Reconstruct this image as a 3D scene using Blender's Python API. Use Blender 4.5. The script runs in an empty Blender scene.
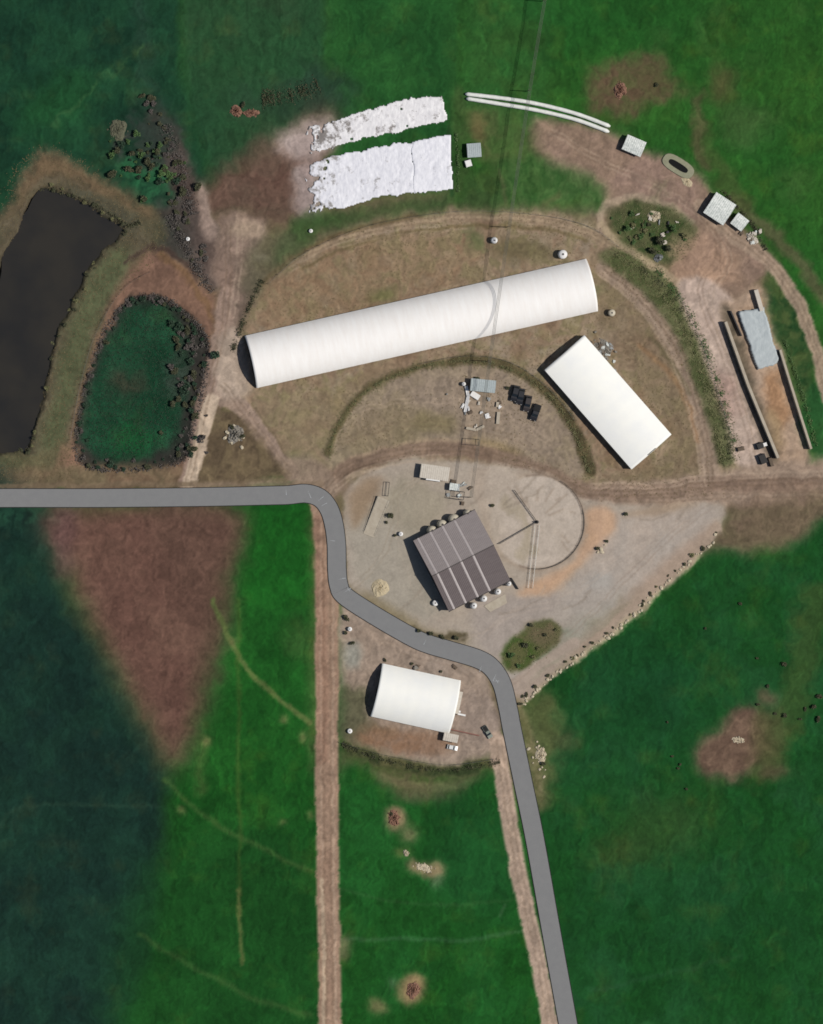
import bpy, math, random
import numpy as np
from mathutils import Vector

random.seed(7)
RNG = np.random.default_rng(11)
S = 0.4            # metres per photo pixel
TILT = 0.13        # the aircraft looks down from a little west of overhead
SUN_EL, SUN_AZ = 54.0, 93.0
K = np.array([1.20, 1.20, 1.20])   # light response of a level white surface
sc = bpy.context.scene
COL = sc.collection

def P(px, py, z=0.0):
    return Vector(((px - 411.5) * S - TILT * z, (512 - py) * S, z))

def lin(c):
    c = np.asarray(c, float) / 255.0
    return np.where(c <= 0.04045, c / 12.92, ((c + 0.055) / 1.055) ** 2.4)

def alb(c):
    return tuple(np.minimum(lin(c) / K, 0.88)) + (1.0,)

# ------------------------------------------------------------------ raster
X0, Y0, X1, Y1 = -80, -80, 903, 1104
W, H = X1 - X0, Y1 - Y0
YY, XX = np.mgrid[0:H, 0:W]

def lattice(sx, sy, rng):
    ny, nx = int(H / sy) + 4, int(W / sx) + 4
    L = rng.random((ny, nx)) * 2 - 1
    y = np.arange(H) / sy; x = np.arange(W) / sx
    yi = y.astype(int); xi = x.astype(int)
    fy = (y - yi); fx = (x - xi)
    fy = (fy * fy * (3 - 2 * fy))[:, None]; fx = (fx * fx * (3 - 2 * fx))[None, :]
    a = L[yi][:, xi]; b = L[yi][:, xi + 1]; c = L[yi + 1][:, xi]; d = L[yi + 1][:, xi + 1]
    return (a * (1 - fx) + b * fx) * (1 - fy) + (c * (1 - fx) + d * fx) * fy

def fbm(s, octv=4, seed=0, ax=1.0, ay=1.0, gain=0.55):
    rng = np.random.default_rng(seed)
    out = np.zeros((H, W)); amp = 1.0; tot = 0
    for o in range(octv):
        out += amp * lattice(max(s * ax, 1.2), max(s * ay, 1.2), rng)
        tot += amp; amp *= gain; s /= 2
    return out / tot * 1.6

WX = fbm(14, 4, 1); WY = fbm(14, 4, 2)
NA = fbm(40, 5, 3); NB = fbm(9, 3, 4); NC = fbm(3, 2, 5); ND = fbm(90, 5, 6)
ST = fbm(60, 4, 8, ax=0.035, ay=1.0)        # drill lines running up and down the fields
ST2 = fbm(26, 3, 9, ax=0.09, ay=1.0)

def smooth(pts, closed=True, n=5):
    p = np.array(pts, float); m = len(p); out = []
    rng = range(m) if closed else range(m - 1)
    for i in rng:
        if closed:
            a, b, c, d = p[i - 1], p[i], p[(i + 1) % m], p[(i + 2) % m]
        else:
            a, b, c, d = p[max(i - 1, 0)], p[i], p[i + 1], p[min(i + 2, m - 1)]
        for k in range(n):
            t = k / n
            out.append(0.5 * ((2 * b) + (c - a) * t + (2 * a - 5 * b + 4 * c - d) * t * t + (3 * b - a - 3 * c + d) * t ** 3))
    if not closed: out.append(p[-1])
    return np.array(out)

def polymask(pts):
    A = np.zeros((H, W + 1), np.int32)
    p = np.array(pts, float) - [X0, Y0]
    for i in range(len(p)):
        (x0, y0), (x1, y1) = p[i - 1], p[i]
        if y0 == y1: continue
        if y0 > y1: x0, y0, x1, y1 = x1, y1, x0, y0
        r0, r1 = max(0, math.ceil(y0)), min(H - 1, math.ceil(y1) - 1)
        if r1 < r0: continue
        rows = np.arange(r0, r1 + 1)
        xs = x0 + (rows - y0) / (y1 - y0) * (x1 - x0)
        xi = np.clip(np.ceil(xs).astype(int), 0, W)
        np.add.at(A, (rows, xi), 1)
    return (np.cumsum(A, 1)[:, :W] % 2).astype(np.float32)

def box1(a, r, axis):
    k = 2 * r + 1
    pad = [(0, 0), (0, 0)]; pad[axis] = (r + 1, r)
    c = np.cumsum(np.pad(a, pad, mode='edge'), axis=axis)
    if axis == 0: return (c[k:] - c[:-k]) / k
    return (c[:, k:] - c[:, :-k]) / k

def blur(a, s):
    r = int(round(s * 0.9))
    if r < 1: return a
    for _ in range(2):
        a = box1(box1(a, r, 0), r, 1)
    return a

def warp(m, w):
    if w <= 0: return m
    yi = np.clip(YY + np.rint(WY * w).astype(int), 0, H - 1)
    xi = np.clip(XX + np.rint(WX * w).astype(int), 0, W - 1)
    return m[yi, xi]

def fill_mask(pts, soft=2, w=3, curve=True):
    return warp(blur(polymask(smooth(pts) if curve else pts), soft), w)

def line_dist(pts):
    D = np.full((H, W), 1e3, np.float32)
    p = np.array(pts, float) - [X0, Y0]
    for i in range(len(p) - 1):
        a, b = p[i], p[i + 1]
        x0 = int(max(0, min(a[0], b[0]) - 60)); x1 = int(min(W, max(a[0], b[0]) + 60))
        y0 = int(max(0, min(a[1], b[1]) - 60)); y1 = int(min(H, max(a[1], b[1]) + 60))
        if x1 <= x0 or y1 <= y0: continue
        gx = XX[y0:y1, x0:x1] - a[0]; gy = YY[y0:y1, x0:x1] - a[1]
        d = b - a; L2 = max(d @ d, 1e-6)
        t = np.clip((gx * d[0] + gy * d[1]) / L2, 0, 1)
        dd = np.hypot(gx - t * d[0], gy - t * d[1])
        D[y0:y1, x0:x1] = np.minimum(D[y0:y1, x0:x1], dd)
    return D

def line_mask(pts, width, soft=1.5, w=2, curve=True):
    D = warp(line_dist(smooth(pts, False) if curve else pts), w)
    return np.clip((width / 2 - D) / max(soft, .3) + 0.5, 0, 1)

ST, ST2, NA, NB, NC = warp(ST, 7), warp(ST2, 6), warp(NA, 9), warp(NB, 6), warp(NC, 3)
ND = warp(ND, 14)
C = np.zeros((H, W, 3)); C[:] = (35, 82, 33)
Z = np.zeros((H, W))
ROUGH = np.ones((H, W))       # 1 rough ground, 0 paved

def blend(m, c, op=1.0, c2=None, n=None, brk=0.0):
    m = m * op
    if brk: m = m * np.clip(1 + brk * NB + brk * .6 * NA, 0, 1)
    col = np.array(c, float)
    if c2 is not None:
        t = np.clip(0.5 + 0.8 * (NA if n is None else n), 0, 1)[..., None]
        col = col * (1 - t) + np.array(c2, float) * t
    C[:] = C * (1 - m[..., None]) + col * m[..., None]

def F(pts, c, soft=3, w=4, op=1.0, c2=None, n=None, curve=True, brk=0.0):
    m = fill_mask(pts, soft, w, curve); blend(m, c, op, c2, n, brk); return m

def L(pts, width, c, soft=2, w=2, op=1.0, c2=None, n=None, brk=0.0):
    m = line_mask(pts, width, soft, w); blend(m, c, op, c2, n, brk); return m

def E(cx, cy, rx, ry, c, ang=0, soft=3, w=4, op=1.0, c2=None, brk=0.0):
    a = np.linspace(0, 2 * math.pi, 24, endpoint=False); r = math.radians(ang)
    x = rx * np.cos(a); y = ry * np.sin(a)
    pts = np.c_[cx + x * math.cos(r) - y * math.sin(r), cy + x * math.sin(r) + y * math.cos(r)]
    m = warp(blur(polymask(pts), soft), w); blend(m, c, op, c2, None, brk); return m

# ---- fields
blend(np.clip(0.5 + 0.9 * ND, 0, 1), (48, 90, 36), .8)
F([(330, -80), (458, -80), (458, 190), (330, 190)], (34, 78, 38), 2, 1, c2=(40, 84, 40), curve=False)
F([(458, -80), (560, -80), (545, 130), (458, 130)], (52, 90, 42), 14, 1, c2=(40, 86, 40), curve=False)
F([(-80, -80), (180, -80), (182, 60), (190, 120), (215, 200), (150, 330), (-80, 520)], (26, 58, 42), 5, 3, c2=(31, 66, 44), curve=False)
F([(180, -80), (330, -80), (326, 110), (215, 190), (190, 120), (182, 60)], (46, 74, 48), 6, 3, c2=(38, 72, 44), curve=False)
E(190, 140, 30, 60, (34, 72, 46), 0, 18, 6, .7)
E(55, 105, 45, 26, (34, 80, 44), -35, 16, 8, .8)
E(320, 92, 34, 22, (40, 58, 48), -10, 12, 8, .8)
E(268, 100, 46, 14, (44, 66, 50), 0, 10, 8, .6)
F([(140, -20), (150, 40), (158, 120), (172, 150), (150, 150), (138, 60), (128, -20)], (40, 62, 50), 7, 8, .7, brk=.8)
L([(55, 128), (75, 105), (100, 80), (140, 48)], 4, (58, 92, 56), 4, 5, .55, brk=.9)
F([(215, 216), (290, 205), (460, 190), (600, 205), (700, 190), (790, 290), (770, 340), (800, 460), (823, 462), (823, 500), (720, 520), (620, 620), (508, 702), (512, 790), (340, 780), (318, 500), (60, 488), (70, 400), (130, 260), (190, 240)], (116, 100, 80), 5, 4, c2=(102, 94, 68), n=NB)
# rough ground between pond and silage
F([(140, 150), (175, 130), (190, 180), (205, 215), (225, 250), (215, 290), (180, 262), (150, 232), (160, 205), (186, 196), (160, 180)], (74, 68, 62), 6, 7, .95, c2=(58, 62, 54), n=NB)
F([(120, 135), (160, 115), (178, 140), (188, 185), (170, 200), (140, 190), (112, 165)], (44, 62, 52), 6, 8, .8, c2=(70, 62, 62), n=NB, brk=.6)
F([(110, 160), (150, 165), (180, 180), (182, 200), (160, 205), (130, 190)], (40, 100, 62), 5, 6, .8, brk=.7)
F([(148, 112), (172, 120), (190, 165), (208, 215), (222, 265), (212, 290), (190, 262), (175, 215), (172, 175)], (80, 66, 62), 5, 5, .9, c2=(92, 80, 74))
E(156, 132, 24, 30, (44, 58, 50), 10, 8, 9, .75, brk=.7)
E(176, 225, 16, 34, (66, 64, 60), -15, 8, 8, .7, brk=.6)
# big reddish bare patch
F([(200, 190), (240, 160), (285, 134), (325, 112), (330, 140), (318, 205), (285, 222), (240, 216), (212, 222)], (106, 78, 68), 9, 5, c2=(98, 80, 68))
F([(330, 100), (285, 128), (240, 150), (285, 160), (330, 150)], (96, 78, 66), 9, 5, .6)
F([(280, 134), (310, 122), (330, 116), (330, 148), (300, 158), (276, 152)], (196, 180, 174), 7, 5, .75)
F([(296, 168), (320, 160), (320, 212), (300, 216), (290, 195)], (176, 162, 158), 6, 5, .7)
# pond surrounds
F([(45, 146), (75, 165), (110, 184), (145, 203), (166, 235), (140, 262), (112, 305), (92, 350), (80, 400), (74, 484), (-80, 486), (-80, 260), (0, 213), (20, 182)],
  (86, 84, 64), 4, 4, c2=(98, 88, 72))
F([(45, 150), (75, 166), (120, 190), (150, 205), (160, 222), (120, 205), (75, 182), (45, 175), (20, 205), (2, 225), (22, 188)], (112, 92, 70), 4, 5, .8, brk=.5)
F([(60, 192), (90, 190), (125, 212), (140, 225), (122, 240), (90, 210)], (62, 60, 50), 4, 6, .8, c2=(84, 84, 68))
F([(118, 245), (135, 262), (104, 310), (86, 360), (74, 405), (64, 450), (40, 452), (52, 400), (70, 330), (98, 268)], (92, 98, 70), 4, 4, .9, c2=(82, 88, 62))
F([(-80, 452), (40, 452), (66, 440), (66, 486), (-80, 488)], (84, 86, 62), 4, 5, c2=(104, 96, 72))
F([(150, 248), (175, 258), (195, 276), (218, 300), (216, 330), (205, 400), (190, 482), (60, 484), (72, 440), (84, 385), (98, 330), (124, 280)],
  (122, 95, 80), 4, 3, c2=(134, 104, 86))
L([(128, 262), (150, 247), (172, 252), (196, 276)], 5, (72, 58, 52), 4, 4, .8)
L([(160, 252), (185, 275), (206, 302), (214, 322)], 6, (118, 92, 66), 4, 4, .7)
L([(66, 452), (60, 474), (72, 478)], 10, (120, 98, 78), 4, 3, .7)
# overgrown pond basin
POND2 = [(150, 296), (166, 299), (184, 312), (199, 327), (208, 345), (204, 385), (194, 425), (184, 458), (152, 468), (115, 470), (92, 468), (76, 455), (79, 420), (86, 385), (99, 345), (113, 318), (130, 300)]
m2 = F(POND2, (42, 46, 42), 2, 4, c2=(56, 52, 48))
POND2_IN = [(148, 304), (164, 306), (178, 320), (184, 345), (186, 380), (180, 420), (172, 445), (145, 456), (115, 460), (92, 455), (84, 440), (88, 405), (97, 370), (108, 340), (125, 312)]
F(POND2_IN, (25, 62, 42), 4, 4, c2=(34, 72, 50))
E(130, 440, 22, 16, (28, 84, 44), 0, 9, 5, .7)
E(128, 384, 18, 12, (66, 62, 50), 0, 6, 6, .8, brk=.4)
E(176, 372, 10, 34, (70, 66, 64), 8, 6, 7, .6, brk=.6)
# bottom strip above the road
F([(60, 466), (190, 466), (300, 474), (300, 486), (-80, 490), (-80, 478)], (120, 98, 78), 3, 3, .9, c2=(104, 94, 72))
# farm track down to the road
DIRT = (146, 126, 113)
F([(222, 216), (262, 218), (266, 236), (255, 262), (262, 280), (250, 300), (236, 335), (222, 372), (216, 330), (222, 300), (212, 270)], (140, 120, 107), 4, 4, c2=(128, 108, 96))
F([(196, 188), (206, 190), (216, 230), (212, 242), (203, 232)], (152, 132, 120), 2, 2, .95)
E(246, 229, 19, 10, (164, 144, 124), 5, 4, 3, .9)
E(262, 258, 7, 5, (158, 142, 130), 0, 3, 3, .8)
L([(228, 295), (222, 335), (212, 375), (202, 420), (188, 486)], 17, (150, 128, 114), 3, 2)
L([(210, 405), (200, 440), (190, 486)], 12, (180, 160, 138), 2, 1.5, .9)
F([(222, 335), (242, 336), (252, 385), (240, 398), (215, 392)], (172, 154, 138), 3, 3, .95)
F([(240, 285), (265, 275), (258, 300), (244, 330), (235, 325)], (96, 84, 74), 4, 6, .7, brk=.4)
# ---- the round yard of dry ground
RING = [(262, 290), (285, 262), (315, 240), (355, 224), (400, 214), (470, 207), (540, 210), (590, 222), (622, 243), (662, 276), (692, 318), (714, 368), (732, 430), (738, 490), (640, 500), (560, 500), (480, 480), (420, 460), (350, 480), (322, 486), (290, 478), (262, 440), (240, 405), (246, 330)]
mr_ = F(RING, (138, 120, 98), 4, 3, c2=(150, 132, 110))
blend(mr_ * np.clip(NB * 1.6 + NA * .8 - .1, 0, 1), (114, 106, 78), .7)
blend(mr_ * np.clip(-NB * 1.4 - NA - .2, 0, 1), (150, 126, 104), .8)
blend(mr_ * np.clip(fbm(30, 4, 31) * 2 - .5, 0, 1), (122, 100, 80), .6)
blend(mr_ * np.clip(fbm(18, 4, 32) * 2.2 - .7, 0, 1), (150, 136, 118), .6)
F([(262, 290), (300, 262), (350, 244), (400, 236), (470, 232), (480, 270), (380, 300), (270, 325)], (142, 116, 88), 9, 4, .5, c2=(122, 106, 80), n=NB)
F([(258, 400), (330, 385), (400, 365), (340, 420), (326, 470), (300, 462)], (140, 126, 100), 8, 4, .55, c2=(128, 117, 88), n=NB)
L([(300, 258), (340, 238), (400, 223), (470, 216), (545, 220), (590, 234), (625, 258)], 8, (158, 138, 114), 3, 2, .8)
L([(300, 268), (345, 248), (400, 234), (470, 226), (545, 228), (586, 240)], 4, (112, 98, 70), 3, 2, .7)
L([(262, 284), (300, 252), (350, 230), (420, 215)], 5, (98, 82, 58), 4, 2, .7)
E(382, 296, 16, 6, (92, 96, 58), -10, 4, 4, .7)
F([(498, 238), (545, 240), (555, 255), (520, 262), (500, 258)], (100, 92, 66), 4, 4, .7)
F([(300, 214), (360, 208), (430, 196), (455, 192), (455, 206), (380, 216), (320, 234), (285, 262), (270, 268), (280, 240)], (62, 84, 48), 6, 4, .9, c2=(52, 78, 42))
F([(240, 262), (275, 232), (300, 240), (270, 280), (250, 300)], (92, 92, 70), 7, 5, .6)
# inner disc
F([(330, 470), (328, 446), (345, 412), (372, 386), (405, 371), (445, 362), (485, 362), (515, 370), (548, 394), (572, 424), (590, 470), (560, 482), (500, 462), (440, 450), (380, 458)], (150, 134, 116), 4, 2, c2=(139, 125, 104), n=NB)
F([(410, 380), (470, 372), (520, 385), (555, 430), (540, 452), (480, 445), (410, 430)], (146, 130, 114), 8, 4, .7)
F([(340, 430), (400, 400), (420, 440), (350, 456)], (122, 112, 84), 8, 4, .7, c2=(134, 118, 96))
F([(415, 412), (455, 416), (452, 432), (418, 430)], (122, 112, 80), 4, 3, .7)
F([(470, 440), (500, 442), (520, 455), (515, 470), (480, 458)], (130, 112, 76), 4, 3, .6)
ARC = [(329, 452), (338, 424), (358, 398), (385, 380), (420, 367), (455, 361), (485, 361), (515, 370), (546, 392), (568, 418), (583, 448), (590, 472)]
mb_ = L(ARC[:6], 7, (96, 86, 58), 4, 2, .8, c2=(84, 80, 54), n=NB)
L(ARC[5:], 10, (78, 72, 50), 4, 2, .9, c2=(92, 82, 58), n=NB)
Z += 0.5 * mb_
# east part: track, verge and hedge bank
F([(598, 250), (640, 285), (676, 335), (698, 395), (712, 470), (650, 490), (595, 480), (640, 470), (672, 440), (630, 370), (600, 320)], (132, 112, 92), 6, 3, .6, c2=(112, 100, 76), n=NA)
L([(606, 268), (645, 302), (676, 344), (694, 392), (706, 440), (712, 480)], 19, (154, 135, 118), 4, 2, .9, c2=(142, 123, 106))
L([(640, 345), (668, 372), (690, 410), (698, 440)], 5, (146, 112, 80), 4, 2, .5)
L([(648, 330), (672, 362), (690, 395)], 4, (98, 90, 66), 3, 2, .6)
VERGE = [(618, 246), (650, 264), (684, 300), (706, 348), (722, 392), (735, 430), (738, 460), (720, 464), (712, 432), (696, 388), (680, 346), (655, 304), (622, 276), (600, 258)]
mv = F(VERGE, (84, 92, 58), 2, 2, c2=(104, 104, 74), n=NB)
Z += 0.5 * mv
L([(610, 232), (640, 254), (670, 276)], 6, (134, 118, 92), 3, 2, .8)
# top right bare ground
F([(528, 122), (560, 120), (612, 132), (645, 150), (690, 168), (712, 190), (725, 215), (760, 245), (775, 265), (735, 300), (690, 300), (672, 272), (690, 245), (672, 215), (640, 199), (612, 212), (602, 225), (575, 205), (545, 176)], (146, 122, 108), 5, 3, c2=(136, 115, 98))
F([(466, 104), (500, 106), (528, 122), (545, 178), (500, 170), (470, 140)], (104, 92, 66), 8, 4, .75, c2=(70, 92, 50))
E(478, 128, 5, 18, (128, 104, 72), 0, 4, 4, .7)
F([(496, 165), (540, 160), (590, 178), (606, 195), (600, 212), (540, 208), (495, 205)], (50, 86, 42), 6, 3, .95, c2=(64, 92, 50), n=NB)
F([(458, 180), (500, 172), (500, 206), (458, 206)], (56, 82, 44), 6, 3, .9)
F([(452, 96), (466, 96), (470, 180), (462, 200), (452, 196)], (52, 84, 40), 3, 2, .9, c2=(66, 84, 48))
L([(448, 128), (452, 195)], 4, (40, 70, 38), 2, 1, .8)
L([(560, 195), (545, 205)], 6, (100, 100, 66), 5, 3, .5)
L([(500, 170), (505, 205)], 3, (96, 96, 66), 3, 2, .5)
L([(600, 230), (602, 212), (612, 202), (635, 197), (662, 203), (690, 222)], 8, (166, 146, 126), 3, 2, .85)
L([(602, 225), (620, 246), (650, 264), (680, 285)], 8, (164, 146, 120), 3, 2, .9)
ISLE = [(611, 216), (628, 203), (655, 203), (682, 216), (697, 234), (690, 250), (668, 264), (642, 256), (620, 240)]
F(ISLE, (64, 82, 46), 3, 3, c2=(86, 88, 60), n=NB)
E(622, 208, 10, 6, (84, 82, 58), 0, 4, 4, .7)
F([(676, 240), (720, 240), (740, 280), (690, 290), (672, 268)], (158, 132, 114), 6, 4, .8, c2=(166, 136, 114), n=NA)
# lane beside the bunkers
LANE = [(676, 288), (700, 276), (726, 292), (742, 318), (760, 400), (778, 466), (738, 466), (724, 418), (700, 350)]
F(LANE, (186, 166, 151), 2, 1.2, c2=(176, 156, 142))
E(726, 395, 12, 26, (166, 134, 122), -18, 6, 5, .5)
F([(722, 318), (735, 300), (765, 290), (792, 380), (810, 455), (776, 466)], (162, 137, 114), 2, 1, c2=(172, 150, 131), n=NA)
F([(764, 378), (780, 376), (790, 410), (785, 430), (770, 412)], (158, 118, 84), 4, 4, .7)
F([(768, 412), (780, 418), (782, 446), (776, 452), (766, 428)], (160, 138, 104), 3, 4, .6)
F([(722, 318), (732, 312), (760, 400), (780, 462), (770, 462), (745, 395)], (84, 78, 66), 3, 2, .9, c2=(100, 90, 76), n=NB)
# green wedge and tracks at far right
F([(768, 270), (790, 290), (806, 330), (815, 380), (823, 440), (812, 452), (798, 400), (782, 350), (768, 310)], (42, 74, 40), 3, 3, c2=(68, 84, 48), n=NB)
F([(815, 380), (903, 380), (903, 462), (812, 455)], (40, 80, 42), 4, 3)
L([(700, 206), (730, 232), (765, 258), (790, 290), (806, 320), (816, 350), (830, 400)], 14, (160, 139, 120), 3, 2, .95)
L([(736, 202), (775, 236), (800, 262), (830, 304), (880, 350)], 13, (96, 90, 66), 7, 4, .75)
L([(700, 130), (712, 160), (745, 205)], 18, (74, 86, 48), 10, 6, .6)
L([(700, 100), (698, 140), (705, 165)], 11, (88, 84, 58), 7, 5, .7)
for k in range(30):
    E(RNG.uniform(470, 880), RNG.uniform(-60, 300) if k < 18 else RNG.uniform(580, 1080), RNG.uniform(8, 26), RNG.uniform(6, 18), (64, 92, 48), RNG.uniform(-60, 60), 7, 7, .5, brk=.7)
E(742, 126, 26, 22, (66, 92, 50), 20, 9, 6, .7)
E(722, 84, 15, 20, (86, 82, 52), 10, 9, 5, .85)
F([(588, 76), (615, 62), (650, 50), (668, 66), (676, 92), (652, 104), (622, 116), (592, 110)], (104, 84, 66), 7, 6, .95, c2=(86, 84, 56), n=NB)
E(660, 80, 20, 12, (84, 82, 54), 20, 7, 5, .6)
E(686, 92, 8, 6, (92, 84, 58), 0, 5, 4, .6)
E(600, 12, 200, 30, (32, 78, 34), 5, 25, 8, .4)
# ---- road loop and yards in the middle
F([(590, 488), (720, 472), (780, 462), (903, 456), (903, 500), (823, 506), (720, 510), (620, 512), (588, 505)], (158, 138, 121), 3, 3, c2=(146, 126, 109))
L([(320, 490), (350, 466), (400, 452), (450, 448), (500, 458), (545, 472), (590, 492), (660, 492), (720, 484), (903, 488)], 15, (128, 107, 92), 4, 2, .9, c2=(138, 118, 102))
L([(345, 478), (380, 468), (430, 462)], 3, (164, 146, 124), 2, 2, .7)
L([(352, 458), (400, 444), (450, 440), (500, 448)], 3, (158, 138, 114), 3, 2, .6)
L([(330, 486), (360, 468), (420, 455)], 3, (96, 80, 66), 2, 1.5, .6)
L([(590, 486), (650, 482), (710, 478)], 3, (152, 132, 114), 2, 1.5, .6)
F([(700, 560), (716, 520), (760, 500), (903, 492), (903, 540), (770, 552), (735, 566)], (120, 100, 84), 9, 5, .95, c2=(104, 92, 72))
YARD = [(345, 498), (362, 476), (400, 460), (425, 458), (470, 462), (500, 466), (545, 474), (590, 500), (660, 506), (720, 504), (722, 522), (706, 548), (650, 600), (585, 650), (520, 702), (506, 690), (500, 672), (470, 655), (430, 640), (385, 612), (352, 590), (346, 560)]
my = F(YARD, (170, 158, 144), 2, 2, c2=(162, 150, 136))
F([(352, 520), (400, 490), (420, 545), (445, 612), (400, 612), (362, 586), (352, 560)], (162, 154, 140), 6, 4, .8, c2=(155, 148, 134))
F([(395, 476), (430, 488), (450, 500), (420, 530), (390, 520)], (152, 143, 124), 6, 4, .7)
F([(348, 500), (368, 478), (385, 482), (372, 508), (356, 528)], (142, 118, 92), 4, 3, .7, c2=(124, 104, 84))
F([(610, 520), (660, 508), (715, 508), (700, 540), (640, 594), (570, 640), (520, 690), (505, 675), (520, 640), (570, 585)], (169, 159, 149), 5, 3, .9, c2=(172, 158, 145), n=NA)
E(600, 580, 14, 9, (164, 161, 155), 0, 5, 4, .6)
F([(640, 585), (700, 530), (716, 530), (650, 596), (560, 668), (524, 700), (520, 692), (580, 640)], (166, 144, 126), 4, 3, .8)
F([(470, 605), (510, 595), (560, 592), (540, 625), (500, 655), (480, 645)], (160, 149, 140), 5, 3, .8)
F([(586, 512), (606, 508), (618, 524), (600, 545), (572, 575), (552, 592), (530, 596), (515, 592), (540, 578), (570, 565), (582, 545)], (198, 162, 130), 3, 2, .95, c2=(182, 151, 126), n=NA)
F([(622, 514), (670, 504), (700, 506), (640, 516)], (150, 126, 100), 3, 2, .6)
# hard standing round the circular yard
F([(470, 470), (500, 468), (540, 474), (575, 496), (584, 520), (578, 548), (556, 568), (530, 572), (505, 562), (490, 545), (480, 510)], (170, 155, 139), 2, 2)
F([(510, 488), (530, 500), (520, 540), (502, 540)], (146, 132, 112), 6, 4, .6)
E(537, 522, 50, 50, (140, 122, 104), 0, 3, 2, .5)
E(537, 522, 47, 47, (188, 175, 161), 0, 1, 0, .97, c2=(177, 164, 150))
F([(486, 474), (508, 466), (520, 480), (506, 510), (500, 560), (488, 545)], (176, 163, 148), 5, 3, .8)
L([(537 + 47 * math.cos(t_ * .15), 522 + 47 * math.sin(t_ * .15)) for t_ in range(-12, 14)], 1.6, (128, 112, 98), 1.5, 0, .7)
E(500, 480, 16, 12, (182, 168, 153), 0, 5, 5, .6)
for k in range(26):
    a = RNG.uniform(-2.6, 1.6); r0, r1 = sorted(RNG.uniform(8, 46, 2))
    L([(537 + r0 * math.cos(a), 522 + r0 * math.sin(a)), (537 + r1 * math.cos(a + .05), 522 + r1 * math.sin(a + .05))], 2, (182, 168, 152) if k % 2 else (146, 130, 114), 2, 1, .45)
L([(506, 500), (520, 515), (530, 545), (520, 560)], 7, (152, 140, 116), 5, 5, .5)
F([(350, 590), (390, 605), (430, 630), (470, 640), (440, 648), (395, 628)], (128, 116, 88), 4, 3, .8)
L([(412, 630), (430, 636), (462, 638)], 8, (86, 78, 58), 4, 3, .85)
IS2 = [(503, 655), (508, 643), (530, 626), (548, 622), (560, 628), (558, 642), (540, 658), (518, 671), (506, 668)]
F(IS2, (70, 88, 44), 2, 2, c2=(92, 90, 58), n=NB)
F([(524, 632), (540, 624), (560, 627), (558, 642), (540, 650)], (104, 90, 70), 4, 3, .8)
# ---- yard round the southern barn
F([(338, 606), (358, 604), (400, 634), (440, 654), (480, 668), (492, 690), (502, 740), (506, 770), (430, 772), (380, 758), (338, 738)], (156, 140, 126), 3, 3, c2=(147, 130, 115))
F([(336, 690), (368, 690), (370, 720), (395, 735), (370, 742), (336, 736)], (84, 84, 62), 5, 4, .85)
F([(366, 726), (400, 730), (445, 738), (450, 752), (400, 756), (360, 744)], (142, 110, 86), 4, 3, .9, c2=(128, 104, 86), n=NB)
F([(452, 690), (490, 700), (500, 740), (455, 735)], (146, 130, 118), 4, 3, .7)
E(352, 655, 9, 14, (148, 147, 136), 0, 3, 2, .85)
F([(338, 738), (400, 762), (450, 768), (505, 758), (508, 800), (450, 796), (390, 790), (338, 770)], (92, 92, 62), 4, 3, .95, c2=(70, 84, 46), n=NB)
mbm = L([(338, 744), (372, 757), (410, 768), (450, 772), (505, 762)], 10, (58, 68, 42), 4, 3, .95, c2=(86, 84, 56), n=NB)
Z += 0.5 * mbm
L([(345, 764), (380, 778), (420, 787), (460, 786), (500, 776)], 9, (112, 106, 76), 4, 2, .8)
# ---- southern fields
F([(-80, 506), (52, 508), (62, 570), (100, 645), (140, 715), (170, 775), (165, 880), (135, 1104), (-80, 1104)], (25, 48, 41), 12, 4, c2=(27, 54, 42))
F([(232, 508), (322, 505), (322, 1104), (120, 1104), (150, 960), (166, 880), (175, 775), (205, 705), (226, 600)], (27, 78, 29), 8, 3, c2=(32, 84, 32))
F([(150, 860), (318, 850), (318, 1104), (120, 1104)], (27, 70, 31), 20, 5, .7)
F([(240, 508), (312, 508), (314, 590), (240, 600)], (28, 88, 30), 10, 5, .7)
F([(50, 508), (232, 508), (226, 580), (212, 660), (198, 725), (176, 772), (150, 735), (105, 655), (66, 575)], (102, 75, 65), 13, 3, c2=(108, 82, 70))
F([(150, 508), (235, 508), (228, 610), (205, 700), (190, 640)], (92, 70, 60), 12, 6, .7)
F([(52, 508), (76, 508), (72, 560), (58, 580)], (104, 78, 76), 6, 4, .6)
E(15, 515, 30, 12, (46, 88, 64), 0, 8, 8, .6, brk=.8)
L([(0, 830), (25, 806), (160, 806)], 4, (42, 66, 52), 3, 2, .45)
L([(15, 810), (10, 880), (5, 1104)], 5, (34, 62, 50), 4, 3, .4)
L([(213, 600), (232, 645), (262, 685), (310, 722)], 5, (92, 106, 60), 3, 1.5, .85)
L([(238, 600), (239, 760), (240, 920)], 4, (70, 92, 42), 4, 2, .5)
L([(239, 890), (240, 930), (242, 965)], 4, (98, 104, 60), 3, 2, .7)
L([(205, 740), (200, 790)], 10, (80, 98, 52), 8, 4, .5)
L([(165, 780), (210, 820), (260, 848), (312, 872)], 5, (70, 96, 50), 4, 2, .55)
L([(140, 935), (200, 970), (260, 1000), (312, 1016)], 5, (62, 92, 48), 4, 2, .55)
for e in [(232, 642, 4, 4), (284, 718, 4, 5), (302, 737, 4, 7), (182, 811, 4, 5), (206, 742, 5, 5), (310, 815, 3, 5), (283, 822, 4, 3)]:
    E(*e, (124, 122, 78), 0, 2, 2, .7)
E(300, 640, 14, 24, (70, 92, 50), 0, 8, 5, .5)
F([(310, 508), (320, 510), (318, 760), (308, 740), (312, 620)], (104, 104, 66), 5, 3, .5)
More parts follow.
